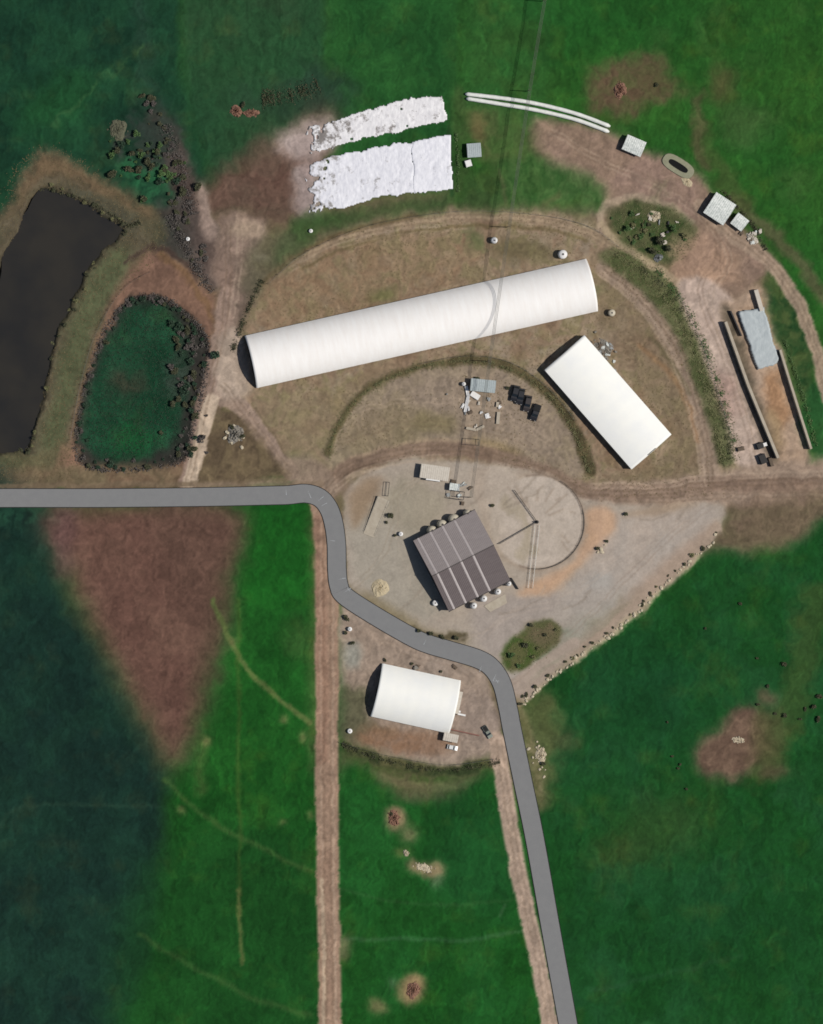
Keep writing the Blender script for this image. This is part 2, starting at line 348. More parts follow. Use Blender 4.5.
# strip between the tracks
F([(338, 780), (400, 796), (450, 800), (506, 792), (545, 1104), (338, 1104)], (28, 78, 29), 6, 3, c2=(31, 82, 35))
F([(430, 800), (500, 796), (520, 900), (440, 900)], (27, 72, 36), 14, 5, .6)
L([(342, 890), (400, 902), (460, 905), (520, 898)], 3, (48, 88, 46), 3, 2, .5)
L([(342, 940), (400, 938), (460, 940), (525, 930)], 4, (62, 102, 66), 3, 2, .5)
L([(500, 915), (505, 905)], 3, (60, 96, 60), 2, 1, .6)
E(395, 818, 11, 14, (134, 116, 88), -15, 3, 3, .95); E(409, 834, 8, 9, (112, 112, 78), 0, 3, 3, .85)
E(402, 852, 8, 5, (110, 112, 66), 0, 3, 3, .7)
F([(408, 860), (425, 862), (440, 862), (443, 874), (432, 880), (410, 870)], (138, 122, 92), 3, 3, .95); E(438, 882, 6, 7, (92, 112, 80), 0, 3, 3, .8)
E(412, 990, 13, 17, (150, 124, 92), 20, 3, 3, .9); E(378, 1006, 9, 9, (116, 112, 76), 0, 3, 3, .85); E(393, 984, 5, 7, (76, 104, 72), 0, 3, 3, .8)
E(344, 948, 7, 14, (124, 116, 86), 0, 4, 3, .8)
# south-east field
F([(530, 705), (600, 650), (660, 600), (712, 552), (770, 556), (903, 530), (903, 1104), (590, 1104)], (28, 77, 33), 6, 3, c2=(30, 72, 38))
E(640, 690, 70, 60, (24, 66, 38), 0, 30, 8, .6)
E(660, 830, 60, 30, (64, 78, 42), -20, 18, 10, .45); E(615, 856, 30, 16, (60, 76, 42), -20, 10, 6, .4)
L([(815, 600), (800, 680), (760, 770)], 34, (62, 78, 40), 16, 8, .6)
L([(590, 990), (680, 970), (740, 955)], 4, (46, 82, 54), 4, 3, .4)
E(700, 920, 130, 60, (24, 66, 34), 0, 30, 8, .4)
F([(694, 760), (700, 742), (722, 725), (735, 706), (755, 706), (766, 722), (765, 750), (745, 776), (712, 778)], (108, 84, 72), 6, 4, .95, c2=(116, 92, 78), n=NB)
E(768, 738, 18, 34, (88, 84, 56), 10, 8, 6, .7); E(774, 772, 14, 8, (100, 86, 66), 0, 6, 4, .8); E(768, 697, 9, 7, (110, 92, 74), 0, 4, 3, .8)
F([(524, 704), (548, 690), (560, 720), (552, 800), (540, 800), (528, 740)], (96, 94, 60), 8, 6, .75)
E(566, 740, 12, 8, (88, 84, 58), 0, 6, 5, .6)
for k in range(26):
    E(RNG.uniform(560, 890), RNG.uniform(620, 1090), RNG.uniform(3, 8), RNG.uniform(3, 7), (60, 96, 60), 0, 4, 4, .35)
# ---- unsurfaced tracks
L([(322, 505), (326, 540), (327, 640), (327, 760), (328, 880), (330, 1000), (331, 1110)], 23, (160, 134, 114), 3, 1.2, 1, c2=(149, 123, 104), n=NA)
L([(318, 520), (322, 640), (322, 760)], 10, (142, 110, 92), 6, 2, .6)
L([(322, 880), (324, 960), (325, 1110)], 4, (188, 168, 142), 2, 1, .75)
L([(333, 800), (335, 900), (336, 1110)], 3, (168, 144, 122), 3, 1.5, .5)
L([(497, 740), (503, 780), (520, 880), (540, 970), (566, 1110)], 17, (176, 154, 136), 3, 1.2, 1, c2=(164, 144, 126), n=NA)
L([(290, 472), (262, 436), (240, 405), (222, 398)], 17, (154, 133, 118), 2, 1.5, .95)
L([(252, 405), (275, 438), (300, 472)], 3, (112, 98, 78), 2, 1.5, .6)
F([(222, 412), (240, 418), (270, 452), (288, 478), (196, 482), (206, 444)], (98, 84, 66), 3, 3, .95, c2=(108, 94, 72), n=NB)
F([(290, 476), (340, 474), (350, 490), (330, 500), (290, 488)], (140, 120, 104), 4, 3, .9)
L([(212, 400), (201, 440), (189, 488)], 14, (194, 174, 152), 2, 1, .95)
F([(224, 338), (240, 338), (252, 386), (240, 398), (218, 394)], (176, 158, 141), 3, 2, .9)
L([(-80, 486), (100, 485), (200, 484), (285, 480)], 5, (118, 102, 82), 2, 1.5, .8)
for k in range(16):   # wheel marks on the hard ground
    cx, cy = RNG.uniform(380, 700), RNG.uniform(500, 660); a = RNG.uniform(-.9, -.2); l = RNG.uniform(20, 60)
    m = line_mask([(cx, cy), (cx + l * math.cos(a) * .5, cy + l * math.sin(a) * .5 + 3), (cx + l * math.cos(a), cy + l * math.sin(a))], 2, 2, 2) * my
    blend(m, RNG.choice([(166, 152, 138), (132, 120, 106)]), .4)

L([(518, 702), (535, 688), (556, 669), (580, 652), (606, 632), (632, 611), (652, 591), (675, 569), (700, 548), (716, 530)], 12, (164, 145, 128), 3, 3, .9)
L([(521, 706), (537, 692), (558, 674), (582, 657), (608, 638), (634, 617), (654, 597), (677, 575), (702, 554)], 6, (176, 160, 134), 3, 3, .7, brk=.8)
F([(512, 690), (520, 680), (560, 655), (600, 625), (575, 650), (524, 700)], (164, 148, 134), 2, 1, .9)
F(IS2, (70, 88, 44), 2, 2, .95, c2=(92, 92, 60), n=NB)
F([(524, 632), (540, 624), (560, 627), (558, 642), (540, 650)], (112, 98, 78), 4, 3, .8)
F([(280, 458), (312, 458), (334, 478), (340, 492), (300, 487)], (146, 127, 110), 3, 2, .95)
L([(196, 487), (260, 486), (320, 483)], 7, (134, 116, 97), 2, 2, .8)
F([(512, 702), (524, 706), (536, 745), (545, 800), (540, 812), (530, 790)], (112, 104, 72), 3, 3, .8, c2=(132, 116, 90), n=NB)
L([(514, 684), (530, 672), (548, 660), (575, 642)], 9, (166, 150, 136), 3, 1, .95)
def ruts(pts, c, op=.4, gap=2.3, wd=1.6):
    q = smooth(pts, False, 6); d = np.gradient(q, axis=0); n_ = np.c_[-d[:, 1], d[:, 0]] / (np.hypot(d[:, 0], d[:, 1])[:, None] + 1e-6)
    for sgn in (-1, 1):
        blend(line_mask(q + n_ * gap * sgn, wd, 1.4, 1.2, False), c, op, brk=.5)
LIGHT_R, DARK_R = (178, 158, 138), (108, 90, 74)
ruts([(262, 284), (300, 256), (350, 236), (400, 224), (470, 217), (545, 221), (590, 234), (625, 256)], DARK_R, .35)
ruts([(290, 270), (340, 246), (400, 232), (470, 226)], LIGHT_R, .3)
ruts([(606, 268), (645, 302), (676, 344), (694, 392), (706, 440), (712, 485)], DARK_R, .45)
ruts([(600, 272), (638, 305), (668, 348), (686, 395), (698, 440), (704, 485)], LIGHT_R, .45)
ruts([(320, 490), (350, 466), (400, 452), (450, 448), (500, 458), (545, 472), (590, 492), (660, 492), (720, 484), (903, 480)], DARK_R, .4)
ruts([(330, 494), (356, 474), (400, 461), (450, 456)], LIGHT_R, .45)
ruts([(590, 486), (660, 485), (720, 477), (903, 472)], LIGHT_R, .45)
ruts([(600, 498), (660, 500), (730, 496), (903, 494)], DARK_R, .3)
ruts([(228, 225), (228, 290), (222, 335), (212, 375), (202, 420), (188, 486)], DARK_R, .4)
ruts([(240, 232), (236, 290), (228, 335)], LIGHT_R, .4)
ruts([(290, 472), (262, 436), (240, 405), (222, 385)], DARK_R, .35)
ruts([(700, 206), (730, 232), (765, 258), (790, 290), (806, 320), (816, 350), (830, 400)], DARK_R, .35)
ruts([(550, 130), (600, 160), (660, 190), (700, 215), (730, 260), (710, 300), (735, 370), (755, 440), (760, 470)], LIGHT_R, .35)
ruts([(570, 150), (640, 175), (690, 200), (720, 250), (700, 290), (722, 350), (745, 420), (756, 470)], DARK_R, .25)
ruts([(327, 520), (327, 640), (327, 760), (328, 880), (330, 1000), (331, 1110)], DARK_R, .3, 3.2, 2.2)
ruts([(327, 520), (327, 640), (327, 760), (328, 880), (330, 1000), (331, 1110)], LIGHT_R, .35, 6, 2)
ruts([(499, 740), (504, 780), (521, 880), (541, 970), (566, 1110)], DARK_R, .25, 2.6, 2)
ruts([(503, 690), (540, 660), (590, 615), (640, 565), (690, 520), (740, 492)], (140, 124, 110), .3)
ruts([(480, 640), (510, 615), (560, 600), (620, 560), (690, 515)], (180, 164, 150), .35)
ruts([(350, 590), (380, 560), (395, 520), (400, 490), (450, 470)], (140, 126, 108), .3)
ruts([(420, 470), (400, 510), (405, 560), (430, 610), (480, 635)], (172, 158, 142), .35)
ruts([(345, 620), (400, 650), (470, 675), (485, 740)], (134, 116, 100), .3)
ruts([(345, 440), (400, 425), (450, 425), (520, 440), (560, 470)], DARK_R, .25)
ruts([(360, 410), (420, 400), (500, 410), (545, 440)], LIGHT_R, .35)
# ---- surface grain
lum = C.mean(2)
green = np.clip((C[..., 1] - C[..., 0] - 8) / 20, 0, 1)
g = 1 + green * (0.04 * ST * (.5 + np.clip(ND + .5, 0, 1.4)) + 0.05 * ST2 + 0.08 * NB + 0.09 * NA + 0.05 * NC) + (1 - green) * (1 - .6 * np.clip(blur(my, 2), 0, 1)) * (0.04 * ST2 + 0.08 * NB + 0.07 * NC + .04 * NA)
C *= np.clip(g, .6, 1.4)[..., None]
dry = np.clip(fbm(22, 4, 21) - .25, 0, 1) * green
C += dry[..., None] * np.array([14, 7, 2])
pe_ = fill_mask([(35, 193), (62, 194), (82, 203), (105, 216), (123, 228), (116, 240), (98, 257), (84, 278), (70, 305), (57, 335), (47, 375), (40, 405), (34, 432), (26, 450), (10, 453), (-80, 450), (-80, 380), (-30, 310), (8, 250)], 5, 4)
blend(np.clip(pe_ * 1.5, 0, 1), (62, 56, 46), .8, c2=(84, 76, 60), n=NB)
C = np.clip(C, 4, 250)

# ---- relief
PONDA = [(35, 193), (62, 194), (82, 203), (105, 216), (123, 228), (116, 240), (98, 257), (84, 278), (70, 305), (57, 335), (47, 375), (40, 405), (34, 432), (26, 450), (10, 453), (-80, 450), (-80, 380), (-30, 310), (8, 250)]
pa = fill_mask(PONDA, 2.5, 2.5)
pab = fill_mask(PONDA, 9, 2)
paved = np.clip(blur(np.maximum.reduce([my, fill_mask(LANE, 2, 0), line_mask([(-80, 498), (280, 496), (336, 520), (338, 585), (428, 645), (492, 668), (511, 724), (568, 1024), (583, 1104)], 34, 2, 0)]), 2), 0, 1)
Z = Z * (1 - paved) + 0.55 * pab * (1 - pa) * 2 - 2.2 * pa - 1.0 * blur(m2, 3)
Z += (0.09 * NC + 0.10 * NB + 0.03 * ST * green * 2) * (1 - 0.85 * paved) - 0.05
deck = blur(line_mask([(-90, 499), (0, 498), (200, 497), (250, 496), (272, 495.6), (288, 495), (306, 493.5), (320, 498), (329, 509), (334, 525), (336.5, 545), (337, 570), (339, 586), (345, 596), (372, 614), (410, 636), (428, 644), (450, 650.5), (478, 659), (492, 668), (502, 684), (508, 708), (511, 724), (535, 840), (568, 1024), (584, 1114)], 26, 1, 0), 1)
Z = Z * (1 - deck) - 0.08 * deck

# ------------------------------------------------------------------ materials
def new_mat(name):
    m = bpy.data.materials.new(name); m.use_nodes = True
    nt = m.node_tree; b = nt.nodes['Principled BSDF']
    return m, nt, b

def mat(name, c, c2=None, rough=.8, scale=1.2, bump=0.0, metal=0.0, stretch=None, contrast=1.0, spec=.25, alpha_noise=None):
    m, nt, b = new_mat(name)
    b.inputs['Roughness'].default_value = rough; b.inputs['Metallic'].default_value = metal
    b.inputs['Specular IOR Level'].default_value = spec
    tc = nt.nodes.new('ShaderNodeTexCoord'); mp = nt.nodes.new('ShaderNodeMapping')
    nt.links.new(tc.outputs['Object'], mp.inputs['Vector'])
    if stretch: mp.inputs['Scale'].default_value = stretch
    n = nt.nodes.new('ShaderNodeTexNoise'); n.inputs['Scale'].default_value = scale; n.inputs['Detail'].default_value = 6
    n.inputs['Roughness'].default_value = .65
    nt.links.new(mp.outputs[0], n.inputs['Vector'])
    r = nt.nodes.new('ShaderNodeValToRGB')
    r.color_ramp.elements[0].position = .5 - .22 / contrast; r.color_ramp.elements[1].position = .5 + .22 / contrast
    r.color_ramp.elements[0].color = alb(c); r.color_ramp.elements[1].color = alb(c2 or c)
    nt.links.new(n.outputs['Fac'], r.inputs['Fac']); nt.links.new(r.outputs['Color'], b.inputs['Base Color'])
    if bump:
        bp = nt.nodes.new('ShaderNodeBump'); bp.inputs['Strength'].default_value = bump; bp.inputs['Distance'].default_value = .1
        nt.links.new(n.outputs['Fac'], bp.inputs['Height']); nt.links.new(bp.outputs[0], b.inputs['Normal'])
    return m

M = dict(
    fabric=mat('white_fabric', (255, 253, 249), (243, 237, 230), .6, .9, .03, stretch=(.8, .12, .2), contrast=.7),
    cream=mat('cream_sheeting', (252, 250, 240), (241, 241, 237), .5, .12, .03),
    innerdark=mat('barn_bedding', (40, 34, 30), (30, 26, 24), .95, 1),
    steel=mat('galvanised_steel', (150, 152, 150), (128, 130, 130), .45, 2, 0, .6),
    darksteel=mat('dark_painted_steel', (52, 50, 50), (40, 40, 42), .5, 2),
    roofA=mat('pale_purple_sheet', (134, 125, 123), (148, 139, 136), .6, .8, .05, 0, (.3, 2, 1)),
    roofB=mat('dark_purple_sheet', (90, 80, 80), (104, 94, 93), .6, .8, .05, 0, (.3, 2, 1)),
    sky_l=mat('skylight_sheet', (166, 157, 154), (180, 171, 168), .4, 1),
    wall=mat('rendered_wall', (150, 144, 136), (128, 122, 114), .9, .8),
    conc=mat('concrete', (164, 152, 138), (148, 136, 122), .9, .7, .1),
    concpale=mat('pale_concrete', (186, 176, 158), (166, 154, 136), .9, .5, .1),
    concgrey=mat('grey_concrete', (148, 142, 132), (122, 116, 106), .9, .9, .1),
    plastic=mat('white_silage_sheet', (244, 243, 245), (222, 222, 226), .45, .5, .3),
    bag=mat('white_bag_film', (240, 240, 232), (212, 214, 206), .4, .6, .2),
    greysheet=mat('grey_green_sheet', (176, 184, 184), (150, 160, 160), .5, 1.6, .35),
    tin=mat('pale_tin', (228, 230, 224), (180, 186, 180), .5, 1.4, .1, contrast=1.6),
    tincream=mat('cream_tin', (206, 198, 184), (186, 176, 162), .55, 1),
    tank=mat('cream_tank_plastic', (206, 196, 174), (188, 178, 158), .5, 1),
    white=mat('white_plastic', (240, 238, 234), (218, 216, 212), .45, 1),
    rock=mat('pale_rock', (212, 200, 174), (170, 156, 132), .95, 2, .4),
    rockred=mat('reddish_rock', (150, 112, 92), (120, 92, 78), .95, 2, .4),
    sand=mat('pale_sand', (196, 182, 152), (180, 164, 134), .95, 1.5, .2),
    leafdark=mat('dark_leaves', (66, 72, 52), (92, 90, 66), .8, .8),
    leafgreen=mat('green_leaves', (78, 112, 62), (98, 120, 76), .8, .8),
    leafgrey=mat('grey_twigs', (112, 104, 98), (84, 80, 76), .9, .8),
    leafolive=mat('olive_leaves', (136, 130, 94), (106, 112, 74), .8, .6),
    leafpond=mat('pond_rushes', (42, 74, 54), (66, 78, 62), .8, .5),
    leafdry=mat('dry_weeds', (128, 112, 82), (106, 96, 68), .9, .6),
    bark=mat('bark', (84, 70, 58), (66, 56, 48), .9, 3),
    wood=mat('weathered_timber', (112, 98, 84), (90, 78, 66), .9, 3),
    cable=mat('cable_sheath', (92, 92, 84), None, .6, 3),
    tyre=mat('black_rubber', (36, 36, 36), (28, 28, 28), .8, 4),
    carblack=mat('black_car_paint', (34, 34, 38), (30, 30, 34), .3, 3, spec=.5),
    carbrown=mat('dark_brown_car_paint', (56, 50, 48), (50, 44, 42), .3, 3, spec=.5),
    carwhite=mat('white_car_paint', (226, 226, 222), (216, 216, 212), .3, 3, spec=.5),
    cargreen=mat('grey_green_car_paint', (128, 134, 122), (118, 124, 112), .35, 3, spec=.5),
    glass=mat('vehicle_glass', (30, 34, 38), None, .1, 3, spec=.6),
    redbrick=mat('red_brown_brick', (146, 104, 92), (124, 88, 78), .9, 3),
    roadedge=mat('road_edge_tar', (40, 40, 40), (32, 32, 32), .9, 2),
    roadpaint=mat('worn_road_paint', (186, 190, 192), (168, 172, 174), .7, 3),
    black=mat('black_tarpaulin', (30, 29, 29), (42, 40, 38), .5, 2, .2),
    trim=mat('dark_trim', (84, 78, 76), None, .6, 3),
)

def ground_mat():
    m, nt, b = new_mat('field_and_soil')
    b.inputs['Roughness'].default_value = 1.0; b.inputs['Specular IOR Level'].default_value = .05
    at = nt.nodes.new('ShaderNodeAttribute'); at.attribute_name = 'soil'
    tc = nt.nodes.new('ShaderNodeTexCoord')
    n = nt.nodes.new('ShaderNodeTexNoise'); n.inputs['Scale'].default_value = 1.1; n.inputs['Detail'].default_value = 5; n.inputs['Roughness'].default_value = .7
    nt.links.new(tc.outputs['Object'], n.inputs['Vector'])
    mr = nt.nodes.new('ShaderNodeMapRange'); mr.inputs['From Min'].default_value = .3; mr.inputs['From Max'].default_value = .7
    mr.inputs['To Min'].default_value = .9; mr.inputs['To Max'].default_value = 1.1
    nt.links.new(n.outputs['Fac'], mr.inputs['Value'])
    mx = nt.nodes.new('ShaderNodeVectorMath'); mx.operation = 'SCALE'
    nt.links.new(at.outputs['Color'], mx.inputs[0]); nt.links.new(mr.outputs[0], mx.inputs['Scale'])
    nt.links.new(mx.outputs[0], b.inputs['Base Color'])
    return m

def asphalt_mat():
    m = mat('asphalt', (129, 129, 128), (123, 123, 123), .85, .35, .03)
    return m

def water_mat():
    m, nt, b = new_mat('silty_pond_water')
    b.inputs['Base Color'].default_value = alb((46, 44, 41)); b.inputs['Roughness'].default_value = .18
    b.inputs['Specular IOR Level'].default_value = .35
    n = nt.nodes.new('ShaderNodeTexNoise'); n.inputs['Scale'].default_value = .8
    tc = nt.nodes.new('ShaderNodeTexCoord'); n2 = nt.nodes.new('ShaderNodeTexNoise'); n2.inputs['Scale'].default_value = .06; n2.inputs['Detail'].default_value = 6
    nt.links.new(tc.outputs['Object'], n2.inputs['Vector']); nt.links.new(tc.outputs['Object'], n.inputs['Vector'])
    r = nt.nodes.new('ShaderNodeValToRGB'); r.color_ramp.elements[0].position = .35; r.color_ramp.elements[1].position = .65
    r.color_ramp.elements[0].color = alb((40, 39, 37)); r.color_ramp.elements[1].color = alb((50, 47, 41))
    nt.links.new(n2.outputs['Fac'], r.inputs['Fac']); nt.links.new(r.outputs['Color'], b.inputs['Base Color'])
    bp = nt.nodes.new('ShaderNodeBump'); bp.inputs['Strength'].default_value = .08
    nt.links.new(n.outputs['Fac'], bp.inputs['Height']); nt.links.new(bp.outputs[0], b.inputs['Normal'])
    return m

# ------------------------------------------------------------------ mesh helpers
class MB:
    def __init__(s): s.v = []; s.f = []
    def add(s, v, f):
        o = len(s.v); s.v += [tuple(x) for x in v]; s.f += [tuple(i + o for i in q) for q in f]; return s
    def box(s, c, d, rot=0.0):
        cx, cy, cz = c; x, y, z = d[0] / 2, d[1] / 2, d[2] / 2; cs, sn = math.cos(rot), math.sin(rot)
        v = []
        for k in (-z, z):
            for i, j in ((-x, -y), (x, -y), (x, y), (-x, y)):
                v.append((cx + i * cs - j * sn, cy + i * sn + j * cs, cz + k))
        return s.add(v, [(3, 2, 1, 0), (4, 5, 6, 7), (0, 1, 5, 4), (1, 2, 6, 5), (2, 3, 7, 6), (3, 0, 4, 7)])
    def prism(s, poly, z0, z1, inset=0.0):
        n = len(poly); p = [Vector((q[0], q[1])) for q in poly]
        ar = sum(p[i - 1].x * p[i].y - p[i].x * p[i - 1].y for i in range(n))
        if ar < 0: p = p[::-1]
        c = sum(p, Vector((0, 0))) / n
        t = [q + (c - q).normalized() * inset for q in p]
        v = [(q.x, q.y, z0) for q in p] + [(q.x, q.y, z1) for q in t]
        return s.add(v, [tuple(range(n))[::-1], tuple(range(n, 2 * n))] + [(i, (i + 1) % n, n + (i + 1) % n, n + i) for i in range(n)])
    def tube(s, pts, r, n=6, cap=True):
        pts = [Vector(p) for p in pts]; m = len(pts); v = []; f = []
        for i, p in enumerate(pts):
            d = (pts[min(i + 1, m - 1)] - pts[max(i - 1, 0)]).normalized()
            u = d.cross(Vector((0, 0, 1)))
            if u.length < .05: u = d.cross(Vector((1, 0, 0)))
            u.normalize(); w = u.cross(d)
            rr = r[i] if hasattr(r, '__len__') else r
            for k in range(n):
                a = 2 * math.pi * k / n; v.append(p + (u * math.cos(a) + w * math.sin(a)) * rr)
        for i in range(m - 1):
            for k in range(n):
                a = i * n + k; b = i * n + (k + 1) % n; f.append((a, a + n, b + n, b))
        if cap: f += [tuple(range(n)), tuple(range((m - 1) * n, m * n))[::-1]]
        return s.add(v, f)
    def lathe(s, prof, c=(0, 0, 0), n=16):
        v = []; f = []; m = len(prof)
        for r, z in prof:
            for k in range(n):
                a = 2 * math.pi * k / n; v.append((c[0] + r * math.cos(a), c[1] + r * math.sin(a), c[2] + z))
        for i in range(m - 1):
            for k in range(n):
                a = i * n + k; b = i * n + (k + 1) % n; f.append((a, b, b + n, a + n))
        f.append(tuple(range((m - 1) * n, m * n))); f.append(tuple(range(n))[::-1])
        return s.add(v, f)
    def obj(s, name, m, parent=None, loc=None, sm=False):
        me = bpy.data.meshes.new(name); me.from_pydata(s.v, [], s.f); me.update()
        if m: me.materials.append(m)
        if sm: me.polygons.foreach_set('use_smooth', [True] * len(me.polygons))
        o = bpy.data.objects.new(name, me); COL.objects.link(o)
        if parent: o.parent = parent
        if loc is not None: o.location = loc
        return o

def tag(o, label=None, cat=None, group=None, kind=None):
    if label: o['label'] = label
    if cat: o['category'] = cat
    if group: o['group'] = group
    if kind: o['kind'] = kind
    return o

def thing(name, label, cat, loc, rot=0.0, group=None):
    o = bpy.data.objects.new(name, None); COL.objects.link(o); o.empty_display_size = .5
    o.location = loc; o.rotation_euler = (0, 0, rot)
    return tag(o, label, cat, group)

def dup(root, loc, rot, label=None):
    r = root.copy(); COL.objects.link(r); r.location = loc; r.rotation_euler = (0, 0, rot)
    if label: r['label'] = label
    for ch in list(root.children):
        c = ch.copy(); COL.objects.link(c); c.parent = r
        for gch in list(ch.children):
            d = gch.copy(); COL.objects.link(d); d.parent = c
    return r

# ------------------------------------------------------------------ setting
def outer(n0):
    o = []; d = 0.0; st = 2.0
    while d < 9000: d += st; st *= 1.35; o.append(d)
    return np.array(o)
oe = outer(0)
gx = np.concatenate([X0 - oe[::-1], np.arange(X0, X1), X1 - 1 + oe]); gy = np.concatenate([Y0 - oe[::-1], np.arange(Y0, Y1), Y1 - 1 + oe])
ix = np.clip(gx - X0, 0, W - 1).astype(int); iy = np.clip(gy - Y0, 0, H - 1).astype(int)
ox = np.abs(gx - np.clip(gx, X0, X1 - 1)); oy = np.abs(gy - np.clip(gy, Y0, Y1 - 1))
od = np.hypot(ox[None, :], oy[:, None])
ff = np.clip(od / 60, 0, 1)[..., None]
cc = C[iy][:, ix] * (1 - ff) + np.array((30, 72, 33)) * (1 + .1 * ff * RNG.standard_normal(od.shape)[..., None]) * ff
zz = Z[iy][:, ix] * (1 - ff[..., 0])
ny, nx = len(gy), len(gx)
co = np.empty((ny, nx, 3), np.float32)
co[..., 0] = (gx[None, :] - 411.5) * S; co[..., 1] = (512 - gy[:, None]) * S; co[..., 2] = zz
me = bpy.data.meshes.new('ground')
nq = (ny - 1) * (nx - 1)
me.vertices.add(ny * nx); me.vertices.foreach_set('co', co.ravel())
idx = np.arange(ny * nx, dtype=np.int32).reshape(ny, nx)
q = np.stack([idx[1:, :-1], idx[1:, 1:], idx[:-1, 1:], idx[:-1, :-1]], -1).reshape(-1)
me.loops.add(nq * 4); me.loops.foreach_set('vertex_index', q)
me.polygons.add(nq); me.polygons.foreach_set('loop_start', np.arange(nq, dtype=np.int32) * 4)
me.polygons.foreach_set('use_smooth', np.ones(nq, bool))
me.update(calc_edges=True)
att = me.color_attributes.new('soil', 'FLOAT_COLOR', 'POINT')
rgba = np.ones((ny * nx, 4), np.float32); rgba[:, :3] = (lin(cc.reshape(-1, 3)) / K)
att.data.foreach_set('color', rgba.ravel())
me.materials.append(ground_mat())
go = bpy.data.objects.new('ground', me); COL.objects.link(go); tag(go, kind='structure')

def gz(px, py):
    return float(Z[int(np.clip(py - Y0, 0, H - 1)), int(np.clip(px - X0, 0, W - 1))])

b = MB(); pts = smooth([(x if x > -79 else -300, y) for x, y in PONDA])
cx_, cy_ = 20, 350
wp = [P(p[0] + (3 if p[0] > cx_ else -3), p[1] + (2 if p[1] > cy_ else -2)) for p in pts]
b.add([(p.x, p.y, -0.9) for p in wp], [tuple(range(len(wp)))[::-1]])
tag(b.obj('pond_water', water_mat()), kind='structure')

ROAD = [(-600, 499), (-90, 499), (0, 498), (100, 498), (200, 497), (270, 495.5), (288, 495), (306, 493.5), (320, 498), (329, 509), (334, 525), (336.5, 545), (337, 570), (339, 586), (345, 596), (372, 614), (410, 636), (428, 644), (450, 650.5), (478, 659), (492, 668), (502, 684), (508, 708), (511, 724), (515.5, 746), (523, 782), (535, 840), (551, 930), (568, 1024), (584, 1114), (600, 1200), (680, 1650)]
rp = [Vector(((p[0] - 411.5) * S, (512 - p[1]) * S)) for p in smooth(ROAD, False, 8)]
rp = [p for i, p in enumerate(rp) if i == 0 or (p - rp[i - 1]).length > .05]
def strip(b, o0, o1, z0, z1):
    v = []
    for i, p in enumerate(rp):
        d = (rp[min(i + 1, len(rp) - 1)] - rp[max(i - 1, 0)]).normalized(); n = Vector((-d.y, d.x))
        for o, z in ((o0, z0), (o0, z1), (o1, z1), (o1, z0)): v.append((p.x + n.x * o, p.y + n.y * o, z))
    f = []
    for i in range(len(rp) - 1):
        for k in range(3):
            a = i * 4 + k; f.append((a + 1, a, a + 4, a + 5))
    b.add(v, f)
b = MB(); strip(b, -3.82, 3.82, -.3, .06); tag(b.obj('road', asphalt_mat()), kind='structure')
b = MB(); strip(b, 3.6, 3.88, -.3, .064); strip(b, -3.88, -3.6, -.3, .064); tag(b.obj('road_edge', M['roadedge']), kind='structure')
b = MB()
for a0, a1 in [((286, 489), (286.3, 495)), ((308, 491), (311, 498)), ((318, 501), (323.5, 496.5)), ((321, 506), (327, 503)), ((330, 540.5), (335, 541)), ((338.5, 579.5), (345.5, 578)), ((344, 592.5), (351, 588)), ((347, 587), (349.5, 591)), ((426, 640), (423.7, 644.5)), ((481.5, 666), (479.5, 672)), ((496, 674), (493, 681)), ((493, 681), (499, 681)), ((495, 678), (498, 683))]:
    p0, p1 = P(*a0), P(*a1); d = (p1 - p0).normalized(); n = Vector((-d.y, d.x, 0)) * .09
    b.add([p0 + n * .2 + Vector((0, 0, .07)), p0 - n * .2 + Vector((0, 0, .07)), p1 - n + Vector((0, 0, .07)), p1 + n + Vector((0, 0, .07))], [(0, 1, 2, 3)])
tag(b.obj('road_marking', M['roadpaint']), kind='structure')

